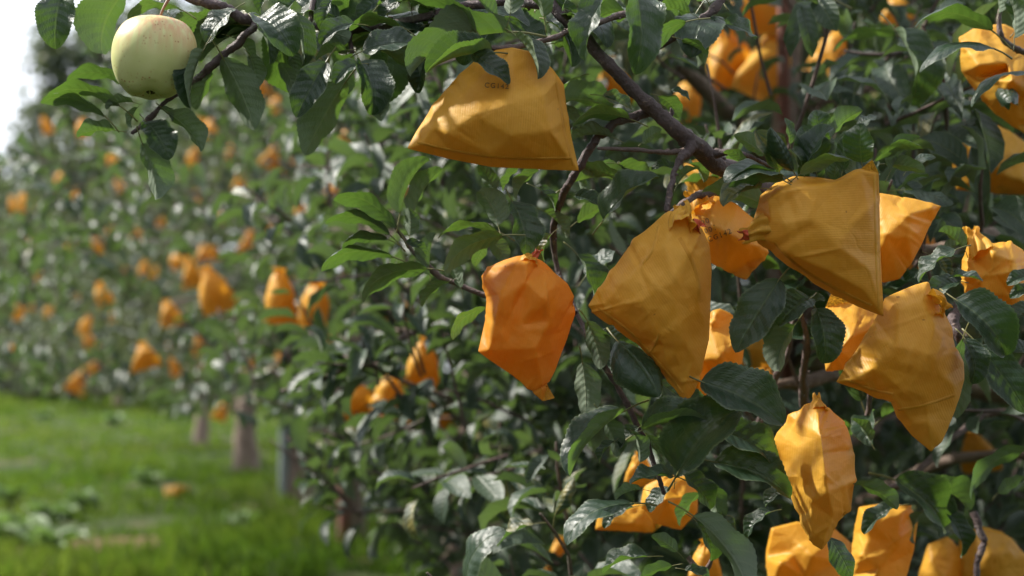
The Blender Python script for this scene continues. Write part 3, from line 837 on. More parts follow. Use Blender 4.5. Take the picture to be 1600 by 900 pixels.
# ------------------------------------------------------------------ nearest tree: traced leaves
# (base x, base y, tip x, tip y, c, shape, depth, tip depth offset, width factor, side)
#  c: how far the upper side faces the camera (1 = square on, -1 = underside square on)
LV = [
 (97,-18,87,77,.92,'f',1.40,-.01,1.25,1), (196,-14,160,84,-.75,'v',1.41,.01,1.25,1), (285,16,200,31,-.35,'a',1.43,.01,.9,1),
 (262,20,222,8,.5,'f',1.45,.02,.9,1),
 (200,132,104,127,-.45,'a',1.41,.0,.95,1), (188,166,72,153,-.42,'a',1.40,-.01,.9,1), (164,182,63,161,-.40,'a',1.39,-.02,.8,1),
 (180,204,120,214,-.5,'w',1.39,-.01,1.0,1), (228,190,264,250,.85,'w',1.38,-.01,1.1,1), (262,176,313,238,-.75,'v',1.40,.01,1.0,1),
 (222,224,243,312,-.85,'v',1.385,.0,1.0,1), (318,78,299,170,.65,'s',1.365,-.01,.75,1), (348,90,397,203,-.85,'f',1.40,.01,1.0,1),
 (330,112,306,172,-.7,'f',1.42,.01,1.1,1), (208,160,166,172,-.5,'v',1.40,0,.9,1), (215,168,206,200,-.6,'v',1.40,0,.9,1),
 (250,170,268,190,-.6,'v',1.40,0,1,1),
 (367,14,323,68,.55,'v',1.40,-.01,1.05,1), (404,27,458,88,.85,'v',1.39,-.02,1.05,1), (398,34,421,101,.65,'v',1.40,-.01,.85,1),
 (452,18,471,104,.55,'s',1.41,0,.8,1), (510,96,463,184,.92,'f',1.39,-.01,1.0,1), (541,126,477,243,-.85,'f',1.41,.0,.95,1),
 (562,100,523,131,.7,'v',1.375,-.01,1.15,1), (563,95,581,180,.85,'v',1.39,-.01,1.0,1), (580,121,597,189,-.85,'f',1.38,-.01,1.05,1),
 (556,38,501,70,.65,'v',1.40,-.01,1.05,1), (628,42,546,48,-.3,'a',1.42,0,1.0,1), (566,80,656,70,.65,'v',1.40,.0,1.0,1),
 (597,79,652,142,-.7,'v',1.42,.01,.95,1), (542,78,494,95,-.5,'v',1.40,0,1,1), (452,78,456,128,-.7,'v',1.42,.01,1,1),
 (436,98,453,146,-.6,'a',1.41,0,1.2,1), (390,88,398,137,-.9,'v',1.42,.01,.9,1), (362,58,396,92,-.6,'v',1.43,.01,1,1),
 (475,60,478,118,-.7,'f',1.46,.02,1,1), (530,30,470,20,.5,'v',1.44,.01,1,1), (480,-10,440,30,.7,'v',1.42,0,1,1),
 (600,-6,560,30,.6,'v',1.43,0,1,1), (640,-10,590,34,.6,'f',1.43,0,1,1), (520,0,505,48,.75,'v',1.42,0,.9,1), (430,-22,408,22,.6,'v',1.43,0,1,1),
 (700,-12,668,44,.7,'v',1.45,0,1,1), (660,40,612,66,.5,'f',1.45,0,1,1), (665,88,655,146,.8,'v',1.43,0,.9,1), (690,60,640,98,.6,'v',1.44,0,1.,1),
 (745,50,618,0,-.38,'a',1.375,-.01,.95,1), (768,82,666,115,.45,'s',1.355,-.02,1.15,1), (800,50,641,120,-.35,'v',1.385,-.01,.75,1),
 (738,84,796,132,.85,'v',1.345,-.01,.78,1), (806,56,840,124,.35,'s',1.365,-.02,1.05,1), (772,34,728,-14,-.7,'s',1.38,-.02,.8,1),
 (797,22,786,-44,-.65,'v',1.375,-.01,1.2,1), (850,26,822,-46,-.7,'w',1.37,-.02,1.2,1), (866,68,912,76,-.5,'f',1.42,.01,1,1),
 (880,20,905,-34,.6,'v',1.42,.0,1,1), (850,12,900,22,.6,'v',1.43,.0,.9,1),
 (945,-12,914,94,.85,'w',1.35,-.02,.95,1), (992,-22,993,117,.88,'w',1.35,-.02,.95,1), (1072,34,996,109,-.5,'a',1.37,-.02,.75,1),
 (1078,20,1022,14,-.5,'v',1.40,0,1.05,1), (1066,62,1102,101,-.55,'a',1.40,0,1.1,1), (1130,36,1178,60,.6,'v',1.50,.03,.8,1),
 (1040,-14,1060,18,.5,'v',1.42,0,1.,1), (1090,-10,1070,16,-.5,'v',1.43,0,1.,1),
 (874,158,957,172,-.75,'v',1.42,.02,1.05,1), (942,150,990,180,.55,'v',1.43,.02,.9,1), (984,186,893,203,-.35,'a',1.40,-.01,.95,1),
 (955,214,892,222,-.35,'v',1.42,.0,.9,1), (882,165,905,200,-.7,'f',1.45,.0,1.1,1), (908,118,886,160,-.6,'a',1.5,.03,.6,1),
 (1030,150,1060,185,-.7,'f',1.47,.02,1.1,1), (1048,140,1078,158,.5,'v',1.46,.0,.9,1),
 (943,344,1030,277,.6,'v',1.41,-.02,1.0,1), (972,276,903,262,-.5,'f',1.45,.01,1,1), (894,286,988,296,-.55,'v',1.46,.02,.7,1),
 (902,346,956,318,-.7,'f',1.47,.01,1,1), (966,256,1012,291,-.6,'v',1.47,.02,.9,1), (1062,268,1018,266,.5,'v',1.43,0,.9,1),
 (898,306,936,322,.7,'v',1.44,-.01,1.2,1), (1004,222,1034,202,-.8,'f',1.45,.01,1.2,1), (1076,255,1100,285,-.4,'v',1.47,.02,.9,1),
 (1058,290,1090,264,-.5,'v',1.47,0,.8,1), (885,255,912,300,-.6,'f',1.5,0,1,1),
 (1222,274,1132,286,.38,'a',1.37,-.02,1.15,1), (1224,282,1138,292,-.45,'a',1.365,-.02,.9,1), (1188,294,1130,323,.35,'v',1.37,-.02,1.1,1),
 (1194,320,1097,299,-.75,'f',1.41,0,.95,1), (1194,242,1147,211,-.75,'f',1.42,.01,1.15,1), (1240,268,1204,199,.82,'r',1.37,-.02,1.0,1),
 (1250,272,1332,252,-.55,'a',1.365,-.03,.75,1), (1280,228,1274,172,.85,'v',1.42,0,1.35,1), (1235,225,1226,184,.5,'f',1.43,0,1.3,1),
 (1298,216,1348,173,-.55,'v',1.41,.0,1.1,1), (1340,196,1371,182,.6,'w',1.40,0,1.1,1), (1346,254,1346,192,.92,'v',1.37,-.01,1.35,1),
 (1305,240,1338,208,-.7,'f',1.42,.0,1.1,1), (1366,252,1443,233,-.42,'a',1.39,-.02,.9,1), (1383,256,1446,269,-.75,'f',1.40,-.01,.95,1),
 (1278,285,1262,246,.6,'v',1.40,0,1.25,1), (1304,282,1314,240,.7,'f',1.41,0,1.25,1), (1332,280,1334,247,-.7,'f',1.395,0,1.5,1),
 (1245,290,1232,235,.6,'v',1.41,0,1,1), (1260,215,1310,232,.4,'a',1.43,0,.8,1), (1368,286,1372,250,.8,'w',1.39,0,1.0,1),
 (625,334,673,250,-.65,'s',1.510,-.01,1.05,1), (645,338,692,264,-.6,'v',1.525,0,.75,1), (620,356,521,312,-.45,'a',1.505,-.02,.9,1),
 (610,368,508,350,-.35,'a',1.505,-.02,.75,1), (606,374,534,388,-.35,'a',1.510,-.02,.9,1), (616,402,502,424,-.35,'a',1.505,-.02,.75,1),
 (668,420,566,472,-.42,'a',1.500,-.02,.9,1), (640,368,638,324,-.75,'f',1.505,-.01,1.35,1), (634,378,666,399,.8,'v',1.505,0,.9,1),
 (672,430,682,364,-.5,'s',1.515,0,1.0,1), (785,368,697,431,-.5,'a',1.355,-.01,.95,1), (778,362,684,374,-.4,'a',1.42,.0,.6,1),
 (778,352,747,299,-.82,'v',1.41,.0,1.15,1), (772,302,748,257,-.9,'w',1.42,.0,1.2,1), (800,314,822,399,.72,'w',1.375,-.01,1.05,1),
 (764,372,742,416,-.5,'f',1.44,.01,1.2,1), (764,372,790,410,-.82,'f',1.43,.0,1.3,1), (842,266,808,313,-.6,'v',1.44,.0,1.0,1),
 (810,262,786,300,-.5,'v',1.45,.0,.9,1), (862,366,852,408,.6,'v',1.42,.0,1.0,1), (760,480,707,531,-.42,'a',1.42,-.01,.9,1),
 (700,440,660,480,-.5,'v',1.48,.02,.9,1), (720,450,700,400,-.6,'f',1.48,0,1,1), (850,330,885,372,-.5,'v',1.47,0,1,1), (836,292,866,330,.5,'v',1.46,0,1,1),
 (902,398,926,484,.62,'v',1.53,.0,1.0,1), (915,432,962,392,.65,'w',1.55,.0,1.1,1), (918,502,938,577,-.82,'f',1.43,.0,1.1,1),
 (964,532,1030,620,.80,'r',1.375,-.03,1.15,1), (910,566,914,652,-.82,'f',1.415,.0,1.15,1), (938,520,990,560,.6,'v',1.44,0,1.1,1),
 (1218,436,1149,551,.92,'f',1.38,-.01,.95,1), (1266,466,1217,510,.85,'v',1.385,-.01,1.45,1), (1275,482,1288,568,.88,'v',1.38,-.01,1.15,1),
 (1238,492,1202,544,-.6,'s',1.42,.01,1.0,1), (1242,508,1217,580,-.82,'v',1.40,.0,.85,1), (1222,488,1175,530,-.7,'f',1.42,.0,.9,1),
 (1262,478,1290,470,.6,'v',1.42,.0,1.1,1), (1232,455,1250,492,.7,'v',1.41,.0,1.1,1),
 (1494,390,1436,442,.55,'w',1.42,.0,1.0,1), (1498,440,1452,470,.75,'v',1.41,-.01,1.15,1), (1482,434,1536,440,.4,'v',1.40,-.02,.8,1),
 (1493,468,1571,556,.85,'v',1.38,-.02,.95,1), (1612,430,1574,446,.75,'v',1.42,.0,1.1,1), (1618,452,1578,466,.75,'v',1.42,.0,1.0,1),
 (1506,388,1466,362,-.6,'v',1.46,.0,1.2,1), (1505,528,1494,654,-.75,'f',1.42,.0,.75,1), (1508,530,1520,600,.8,'v',1.40,-.01,1.1,1),
 (1530,540,1604,645,.92,'f',1.40,-.02,.95,1), (1620,480,1566,520,.6,'v',1.45,.0,1.1,1), (1630,560,1575,545,.5,'v',1.44,.0,1.1,1),
 (1480,400,1520,372,-.6,'v',1.48,.0,1,1), (1455,400,1480,440,.6,'v',1.46,.0,1,1),
 (976,642,891,745,.35,'s',1.385,-.02,1.0,1), (1004,672,1106,660,.55,'s',1.375,-.02,1.1,1), (1060,738,1153,640,.85,'v',1.375,-.01,1.1,1),
 (1095,596,1224,664,.85,'v',1.365,-.01,1.05,1), (1118,672,1212,727,.82,'v',1.40,.0,1.05,1), (1116,722,1234,780,.82,'v',1.395,-.01,.95,1),
 (1000,722,984,674,-.65,'v',1.39,-.01,1.1,1), (1052,744,984,757,.55,'w',1.385,-.02,1.0,1), (1054,748,1040,704,-.5,'s',1.385,-.01,.9,1),
 (940,648,963,714,-.6,'v',1.41,.0,1.0,1), (998,668,968,706,.7,'v',1.41,.0,1.1,1), (1028,596,1122,672,.75,'f',1.425,.0,.8,1),
 (960,690,938,724,.5,'v',1.41,.0,1.1,1), (1012,680,1036,722,-.6,'f',1.41,.0,1.1,1), (1018,640,1052,668,-.5,'v',1.43,.0,1.1,1),
 (990,786,885,852,.42,'a',1.375,-.02,1.1,1), (1002,765,962,782,-.5,'v',1.41,.0,1.0,1), (1083,806,1168,930,-.82,'v',1.37,-.02,.65,1),
 (1088,815,1112,876,.7,'v',1.42,.0,1.15,1), (1058,862,1018,836,-.75,'f',1.42,.0,1.15,1), (1050,884,1000,905,-.65,'f',1.42,.0,1.0,1),
 (1100,748,1122,818,-.7,'f',1.45,.01,1.1,1), (1066,740,1112,795,.7,'w',1.43,.0,.9,1), (1012,870,944,897,.5,'v',1.46,.01,.9,1),
 (1070,890,1110,915,.6,'v',1.43,.0,1,1), (1110,810,1150,838,.6,'v',1.45,.0,1.2,1),
 (1046,762,1014,800,.7,'v',1.55,.0,1.0,1), (990,792,944,826,.6,'v',1.56,.0,.9,1), (1092,770,1062,822,-.6,'v',1.56,.0,.9,1), (1400,792,1350,835,.7,'v',1.52,.0,.8,1),
 (1218,268,1180,206,.8,'v',1.385,-.01,1.1,1), (1258,266,1302,200,.7,'v',1.39,.0,1.0,1), (1316,268,1338,204,.75,'f',1.395,.0,1.1,1), (1392,266,1438,214,-.6,'v',1.395,-.01,1.0,1),
 (1276,272,1254,196,.85,'w',1.395,.0,1.1,1), (1170,262,1130,238,-.5,'a',1.39,.0,1.0,1), (1420,262,1462,246,.5,'a',1.42,.0,.9,1),
 (1334,756,1402,796,-.5,'f',1.43,.0,1.0,1), (1232,765,1196,792,.7,'v',1.42,.0,1.1,1), (1296,840,1330,905,.75,'f',1.43,.0,1.0,1),
 (1205,800,1168,840,.6,'v',1.46,.0,1.0,1), (1360,690,1330,655,-.6,'v',1.55,.0,1.0,1),
 (1398,750,1472,826,.75,'v',1.62,.03,1.05,1), (1448,765,1512,800,-.5,'v',1.64,.02,1.05,1), (1604,700,1518,782,-.4,'a',1.62,.0,.9,1), (1560,770,1600,745,-.7,'f',1.66,0,1.1,1),
 (1480,800,1500,870,.7,'v',1.64,.0,1,1), (1440,800,1430,850,-.6,'v',1.66,0,1,1),
 (1550,48,1430,43,-.25,'a',1.53,-.02,.85,1), (1553,76,1437,114,.35,'a',1.50,-.02,.8,1), (1612,114,1518,168,.25,'a',1.50,-.02,.85,1),
 (1398,46,1422,165,.6,'v',1.72,.0,.75,1), (1585,60,1572,-10,-.6,'v',1.53,0,1,1), (1600,40,1612,-30,.6,'v',1.55,0,1,1), (1560,20,1545,-30,-.6,'v',1.56,0,1,1),
 (1590,45,1640,20,.6,'v',1.55,0,1,1), (1400,55,1300,85,-.3,'a',1.9,0,.8,1), (1290,-5,1160,25,-.3,'a',1.8,0,.8,1), (1335,145,1254,158,.4,'a',1.9,0,.8,1),
]
rl = np.random.default_rng(77)
def spur_leaves(pts, n, seed):
    """leaves growing from a traced branch: short spurs, all round"""
    r = np.random.default_rng(seed)
    c = catmull(np.array([P(*p) for p in pts]), 8)
    for i in range(n):
        q = c[r.integers(0, len(c))]
        a = nrm(r.normal(0, 1, 3) * (1, 0.7, 0.8) + np.array((0, -0.1, -0.25)))
        L = r.uniform(0.052, 0.078)
        b = q + a * 0.018
        x, y, d = proj(b + a * L)
        if d < 1.375: a = nrm(a + np.array((0, 1.2, 0)))
        put_leaf(tree1, b, b + a * L, np.array((0, -0.5, 0.8)) + r.normal(0, 0.4, 3), str(r.choice(list("fvwva"))), r)
spur_leaves([(860, 14, 1.45), (760, 8, 1.47), (650, 25, 1.48), (540, 35, 1.48), (450, 30, 1.46), (395, 25, 1.44)], 34, 3)
spur_leaves([(1000, 10, 1.44), (1100, 15, 1.46), (1160, -30, 1.47)], 9, 4)
for (bx, by, tx, ty, c, key, d, dt, wf, sd) in LV:
    d += rl.normal(0, 0.004)
    b, t = P(bx, by, d), P(tx, ty, d + dt)
    ax = nrm(t - b)
    toc = nrm(CAM - (b + t) / 2)
    toc = nrm(toc - ax * (toc @ ax))
    perp = nrm(np.cross(ax, toc))
    if perp @ UP * sd < 0: perp = -perp
    up = toc * c + perp * math.sqrt(max(0, 1 - c * c))
    put_leaf(tree1, b, t, up, key, rl, wf)

# ------------------------------------------------------------------ paper bags
def subdiv(V, T, seam):
    """midpoint subdivision; seam = set of edges (tuples) kept as outline"""
    em = {}; nv = [tuple(v) for v in V]; V = list(V); nT = []; ns = set()
    def mid(a, b):
        k = (a, b) if a < b else (b, a)
        if k not in em:
            em[k] = len(V); V.append((V[a] + V[b]) / 2)
        return em[k]
    for a, b, c in T:
        x, y, z = mid(a, b), mid(b, c), mid(c, a)
        nT += [(a, x, z), (x, b, y), (z, y, c), (x, y, z)]
    for a, b in seam:
        m = mid(a, b)
        ns |= {(a, m), (m, b)}
    return np.array(V), nT, ns

def smooth(V, T, seam, fac, seamfac):
    n = len(V); T = np.asarray(T)
    E = np.vstack([T[:, [0, 1]], T[:, [1, 2]], T[:, [2, 0]]])
    E = np.vstack([E, E[:, ::-1]])
    S = np.zeros((n, 3)); C = np.zeros(n)
    np.add.at(S, E[:, 0], V[E[:, 1]]); np.add.at(C, E[:, 0], 1)
    out = V + fac * (S / np.maximum(C, 1)[:, None] - V)
    if seam:
        Q = np.array(list(seam)); Q = np.vstack([Q, Q[:, ::-1]])
        S[:] = 0; C[:] = 0
        np.add.at(S, Q[:, 0], V[Q[:, 1]]); np.add.at(C, Q[:, 0], 1)
        i = C > 0
        out[i] = V[i] + seamfac * (S[i] / C[i][:, None] - V[i])
    return out

def vnormals(V, T):
    T = np.asarray(T)
    fn = np.cross(V[T[:, 1]] - V[T[:, 0]], V[T[:, 2]] - V[T[:, 0]])
    N = np.zeros_like(V)
    for k in range(3): np.add.at(N, T[:, k], fn)
    return N / np.maximum(np.linalg.norm(N, axis=1), 1e-12)[:, None]

def inside(p, poly):
    x, y = p; c = False; n = len(poly)
    for i in range(n):
        x1, y1 = poly[i]; x2, y2 = poly[(i + 1) % n]
        if (y1 > y) != (y2 > y) and x < (x2 - x1) * (y - y1) / (y2 - y1) + x1: c = not c
    return c
def edge_dist(p, poly):
    best = 1e9; p = np.array(p)
    for i in range(len(poly)):
        a, b = np.array(poly[i]), np.array(poly[(i + 1) % len(poly)])
        t = np.clip((p - a) @ (b - a) / max((b - a) @ (b - a), 1e-9), 0, 1)
        best = min(best, np.linalg.norm(a + (b - a) * t - p))
    return best
def auto_inner(poly, r, spacing, bulge, jit=0.25):
    xs = [p[0] for p in poly]; ys = [p[1] for p in poly]
    size = min(max(xs) - min(xs), max(ys) - min(ys))
    out = []
    y = min(ys) + spacing * 0.5
    while y < max(ys):
        x = min(xs) + spacing * r.uniform(0.2, 0.8)
        while x < max(xs):
            q = (x + r.normal(0, spacing * 0.22), y + r.normal(0, spacing * 0.22))
            if inside(q, poly):
                e = edge_dist(q, poly)
                if e > spacing * 0.35:
                    f = min(e / (size * 0.36), 1)
                    out.append((q[0], q[1], bulge * (1 - (1 - f) ** 2) * (1 + r.normal(0, jit)) ))
            x += spacing
        y += spacing
    return out

def bag_mesh(name, outline, inner, depth, seed, rib=0.0, levels=4, bulge_back=3.5, crumple=1.0, creases=(), mat=None):
    """outline: [(px,py[,off_cm])] clockwise in the photo; inner: [(px,py,off_cm)]; off towards the camera"""
    r = np.random.default_rng(seed)
    ol = [(p[0], p[1], (p[2] if len(p) > 2 else 0.0) * 1.3) for p in outline]
    inner = [(p[0], p[1], p[2] * 1.3) for p in inner]
    poly = [(p[0], p[1]) for p in ol]
    n = len(ol)
    def tri(pts, edges):
        co = [Vector((p[0], p[1])) for p in pts]
        ed = [(i, (i + 1) % n) for i in range(n)] + list(edges)
        v, e, f, ov, oe, of = delaunay_2d_cdt(co, ed, [list(range(n))], 1, 1e-4)
        mp = {}
        for i, o in enumerate(ov):
            mp[i] = o[0] if o else None
        return [tuple(mp[k] for k in ff) for ff in f if all(mp[k] is not None for k in ff)]
    front = ol + list(inner)
    T1_ = tri(front, [(n + a, n + b) for a, b in creases])
    back_in = auto_inner(poly, r, 42, bulge_back)
    back = ol + back_in
    T2_ = tri(back, [])
    V = [P(p[0], p[1], depth - p[2] * 0.01) for p in front] + [P(p[0], p[1], depth + p[2] * 0.01) for p in back_in]
    V = np.array(V)
    def fix(t, toward):
        a, b, c = t
        nn = np.cross(V[b] - V[a], V[c] - V[a])
        s = nn @ (CAM - V[a])
        return t if (s > 0) == toward else (a, c, b)
    TF = [fix(t, True) for t in T1_]
    m = len(inner)
    TB = [fix(tuple(k if k < n else k + m for k in t), False) for t in T2_]
    T = TF + TB
    seam = {(i, (i + 1) % n) for i in range(n)}
    for lv in range(levels):
        V, T, seam = subdiv(V, T, seam)
        if lv == 2: V = smooth(V, T, seam, 0.40, 0.10)
        elif lv >= 3: V = smooth(smooth(V, T, seam, 0.5, 0.12), T, seam, 0.4, 0.10)
    # folds and dents pressed into the paper
    px = np.array([proj(v)[:2] for v in V])
    N = vnormals(V, T)
    dsp = np.zeros(len(V))
    lo, hi = px.min(0), px.max(0); sz = (hi - lo).max()
    for k in range(int(34 * crumple)):
        c = r.uniform(lo, hi); a = r.uniform(0, math.pi); u = np.array((math.cos(a), math.sin(a)))
        q = px - c
        al = np.abs(q @ u) / (sz * r.uniform(0.08, 0.30)); ac = np.abs(q @ np.array((-u[1], u[0]))) / (sz * r.uniform(0.010, 0.06))
        w = np.clip(1 - al, 0, 1) * np.clip(1 - ac, 0, 1)
        dsp += w * r.choice((-1, 1)) * r.uniform(0.0008, 0.0026)
    V = V + N * dsp[:, None]
    ca, sa = math.cos(rib), math.sin(rib)
    x = (px[:, 0] - lo[0]) / F * depth; y = (px[:, 1] - lo[1]) / F * depth
    uv = np.stack([x * ca + y * sa, -x * sa + y * ca, np.full(len(V), seed * 0.37)], -1)
    return mesh_np(name, V, [np.array(T)], mat or M_PAPER, True, dict(buv=uv))

def neck_mesh(name, pts, r0, r1, pleats, seed, mat, flare=1.0, depth_sq=1.0):
    """gathered paper: a pleated, twisted tube through world pts"""
    r = np.random.default_rng(seed)
    c = catmull(np.array(pts), 6)
    m = len(c)
    tan = np.gradient(c, axis=0); tan /= np.linalg.norm(tan, axis=1)[:, None]
    a = np.cross(tan, FWD); a /= np.linalg.norm(a, axis=1)[:, None]
    b = np.cross(tan, a)
    S = pleats * 6
    th = np.linspace(0, 2 * np.pi, S, endpoint=False)
    ph = r.uniform(0.6, 1.4, pleats)
    V = []
    for i in range(m):
        f = i / (m - 1)
        waist = 1 - 0.30 * math.exp(-((f - 0.62) / 0.22) ** 2)
        rr = (r0 + (r1 * flare - r0) * f) * waist
        tri = np.abs(((th / (2 * np.pi) * pleats) % 1) - 0.5) * 2
        am = np.interp(th, np.linspace(0, 2 * np.pi, pleats, endpoint=False), ph, period=2 * np.pi)
        rad = rr * (0.60 + 0.48 * tri * am * (0.5 + 0.3 * f))
        tw = th + f * 0.9
        jag = (r.normal(0, 0.0008, S) if i == m - 1 else 0)
        V.append(c[i] + (a[i] * np.cos(tw)[:, None] + b[i] * np.sin(tw)[:, None] * depth_sq) * rad[:, None] + tan[i] * np.reshape(jag + 0.004 * f * np.sin(tw * 2 + 1), (-1, 1)))
    V = np.vstack(V)
    i = np.arange(m - 1)[:, None] * S; j = np.arange(S)[None]
    q = np.stack([i + j, i + S + j, i + S + (j + 1) % S, i + (j + 1) % S], -1).reshape(-1, 4)
    uv = np.stack([V[:, 0], V[:, 2], V[:, 1]], -1)
    return mesh_np(name, V, [q], mat, True, dict(buv=uv))

def stamp(parent, body, lines, px, py, ang, size, origin):
    """ink lettering pressed onto the paper of a bag"""
    me = body.data
    Vw = np.empty(len(me.vertices) * 3, np.float32); me.vertices.foreach_get("co", Vw)
    Vw = Vw.reshape(-1, 3) + np.array(origin)
    bvh = BVHTree.FromPolygons([tuple(v) for v in Vw], [tuple(p.vertices) for p in me.polygons])
    for k, tx in enumerate(lines):
        cu = bpy.data.curves.new("stamp", 'FONT'); cu.body = tx; cu.size = size; cu.space_character = 1.25; cu.offset = size * 0.012
        tmp = bpy.data.objects.new("stamp", cu); COL.objects.link(tmp)
        dg = bpy.context.evaluated_depsgraph_get()
        m2 = bpy.data.meshes.new_from_object(tmp.evaluated_get(dg))
        bpy.data.objects.remove(tmp); bpy.data.curves.remove(cu)
        ca, sa = math.cos(ang), math.sin(ang)
        for v in m2.vertices:
            x, y = v.co.x, v.co.y - k * size * 1.25
            qx, qy = px + x * ca + y * sa, py + x * sa - y * ca
            o = Vector(P(qx, qy, 1.0)); dr = Vector(nrm(P(qx, qy, 2.0) - P(qx, qy, 1.0)))
            hit, no, idx, ds = bvh.ray_cast(o, dr)
            if hit is None: hit, no = Vector(P(qx, qy, 1.36)), -dr
            v.co = hit + (no if no.dot(dr) < 0 else -no) * 0.0006 - Vector(origin)
        m2.materials.clear(); m2.materials.append(M_INK)
        link("stamp", m2, parent)

def seam(parent, body, lines, origin):
    """glued seams and pressed folds: narrow raised strips of the same paper lying on the sack"""
    me = body.data
    Vw = np.empty(len(me.vertices) * 3, np.float32); me.vertices.foreach_get("co", Vw)
    Vw = Vw.reshape(-1, 3) + np.array(origin)
    bvh = BVHTree.FromPolygons([tuple(v) for v in Vw], [tuple(p.vertices) for p in me.polygons])
    def drop(x, y, h):
        o = Vector(P(x, y, 1.0)); dr = Vector(nrm(P(x, y, 2.0) - P(x, y, 1.0)))
        hit, no, _, _ = bvh.ray_cast(o, dr)
        if hit is None: return None
        return np.array(hit + (no if no.dot(dr) < 0 else -no) * h)
    for pts, w in lines:
        c = catmull(np.array([(a, b, 0.0) for a, b in pts]), 10)
        tan = np.gradient(c, axis=0); tan /= np.linalg.norm(tan, axis=1)[:, None]
        rows = []
        for q, t in zip(c, tan):
            nx, ny = -t[1], t[0]
            r4 = [drop(q[0] + nx * w * f, q[1] + ny * w * f, h) for f, h in ((-0.5, 0.0001), (-0.34, 0.0009), (0.34, 0.0006), (0.5, 0.0001))]
            if all(x is not None for x in r4): rows.append(r4)
        if len(rows) < 3: continue
        V = np.array(rows).reshape(-1, 3) - np.array(origin)
        n = len(rows)
        i = np.arange(n - 1)[:, None] * 4; k = np.arange(3)[None]
        q4 = np.stack([i + k, i + k + 1, i + k + 5, i + k + 4], -1).reshape(-1, 4)
        uv = np.stack([V[:, 0], V[:, 2], V[:, 1]], -1)
        link("seam", mesh_np("seam", V, [q4], me.materials[0], True, dict(buv=uv)), parent)

def traced_bag(label, outline, inner, depth, seed, rib=0.0, levels=4, neck=None, liner=None, crumple=1.0, creases=(), bulge=3.2, spacing=40, texts=None, nr=(0.017, 0.008), mat=None, seams=()):
    top = min(outline, key=lambda p: p[1])
    if neck: top = neck[0]
    org = P(top[0], top[1], depth)
    root = link("fruit_bag", None, None, Vector(org)); root.empty_display_size = 0.02
    tag(root, label, "paper bag", "orange paper bags on the nearest tree")
    if inner is None:
        inner = auto_inner([(p[0], p[1]) for p in outline], np.random.default_rng(seed + 5), spacing, bulge, 0.3)
    body = link("paper_sack", rebase(bag_mesh("paper_sack", outline, inner, depth, seed, rib, levels, bulge, crumple, creases, mat), org), root)
    if neck:
        pts = [P(p[0], p[1], depth - (p[2] if len(p) > 2 else 0) * 0.01) for p in neck]
        link("gathered_neck", rebase(neck_mesh("gathered_neck", pts, nr[0], nr[1], 6, seed, M_PAPER, 1.0), org), root)
    if liner:
        pts = [P(p[0], p[1], depth - (p[2] if len(p) > 2 else 0) * 0.01) for p in liner]
        link("inner_liner", rebase(neck_mesh("inner_liner", pts, 0.006, 0.005, 5, seed + 1, M_LINER, 1.2), org), root)
    if seams: seam(body, body, seams, org)
    if texts:
        stamp(root, body, *texts, org)
    return root

traced_bag("wide orange paper bag with stamped code, hanging flat bottomed under the top twig",
  [(800,74,.2),(838,82,0),(864,108,-.3),(881,132,-.6),(885,165,-.8),(893,215,-.6),(905,267,-.4),(850,265,-.1),(768,261,.4),(700,248,-.1),(636,232,-.5),(650,206,-.9),(680,160,-1.0),(714,118,-.9),(746,94,-.5),(775,78,0)],
  [(800,110,1.6),(760,112,1.2),(716,150,1.5),(676,200,1.3),(850,150,2.0),(800,160,3.1),(745,180,3.0),(700,208,2.4),(860,205,2.3),(800,212,3.2),(770,243,1.7),(700,232,1.2),(845,247,1.0),(890,247,.3),(660,224,.5),(868,128,.6)],
  1.372, 1, 0.06, 4, None, None, 0.3, ((1,2),(2,3),(14,11),(11,10),(10,12),(12,13)), 2.6, texts=(["CG142"], 757, 137, 0.07, 11), seams=[([(652,222),(700,234),(770,245),(840,248),(892,247)], 5), ([(866,112),(874,160),(884,215),(895,258)], 4)])
traced_bag("glowing orange bag with a sunlit left side, leftmost of the sharp bags",
  [(826,398,.3),(846,407,0),(864,421,-.4),(886,441,-.9),(897,463,-1.2),(899,490,-1.3),(890,520,-1.3),(878,550,-1.1),(867,580,-.7),(856,603,-.2),(867,622,.2),(848,627,.3),(800,586,.4),(764,562,.2),(747,549,-.2),(757,505,-1.7),(760,470,-2.2),(752,432,-2.3),(760,418,-1.8),(788,406,-.7),(808,400,0)],
  [(804,414,1.6),(781,464,2.6),(763,546,.9),(824,412,1.9),(848,464,3.3),(836,545,2.6),(872,482,1.6),(815,505,2.0),(786,545,1.6),(862,540,1.2),(846,596,1.0),(822,440,2.3),(868,445,1.2),(808,566,1.2),(860,500,2.4)],
  1.376, 2, 0.25, 4, [(826,412,1.2),(829,402,.8),(836,392,.2)], [(830,404,.8),(836,394,.6),(839,389,.4)], crumple=0.8, nr=(0.012, 0.005), creases=((0,1),(1,2),(2,8),(3,11),(11,4),(4,14),(14,5)), bulge=3.2, mat=M_PAPER_GLOW)
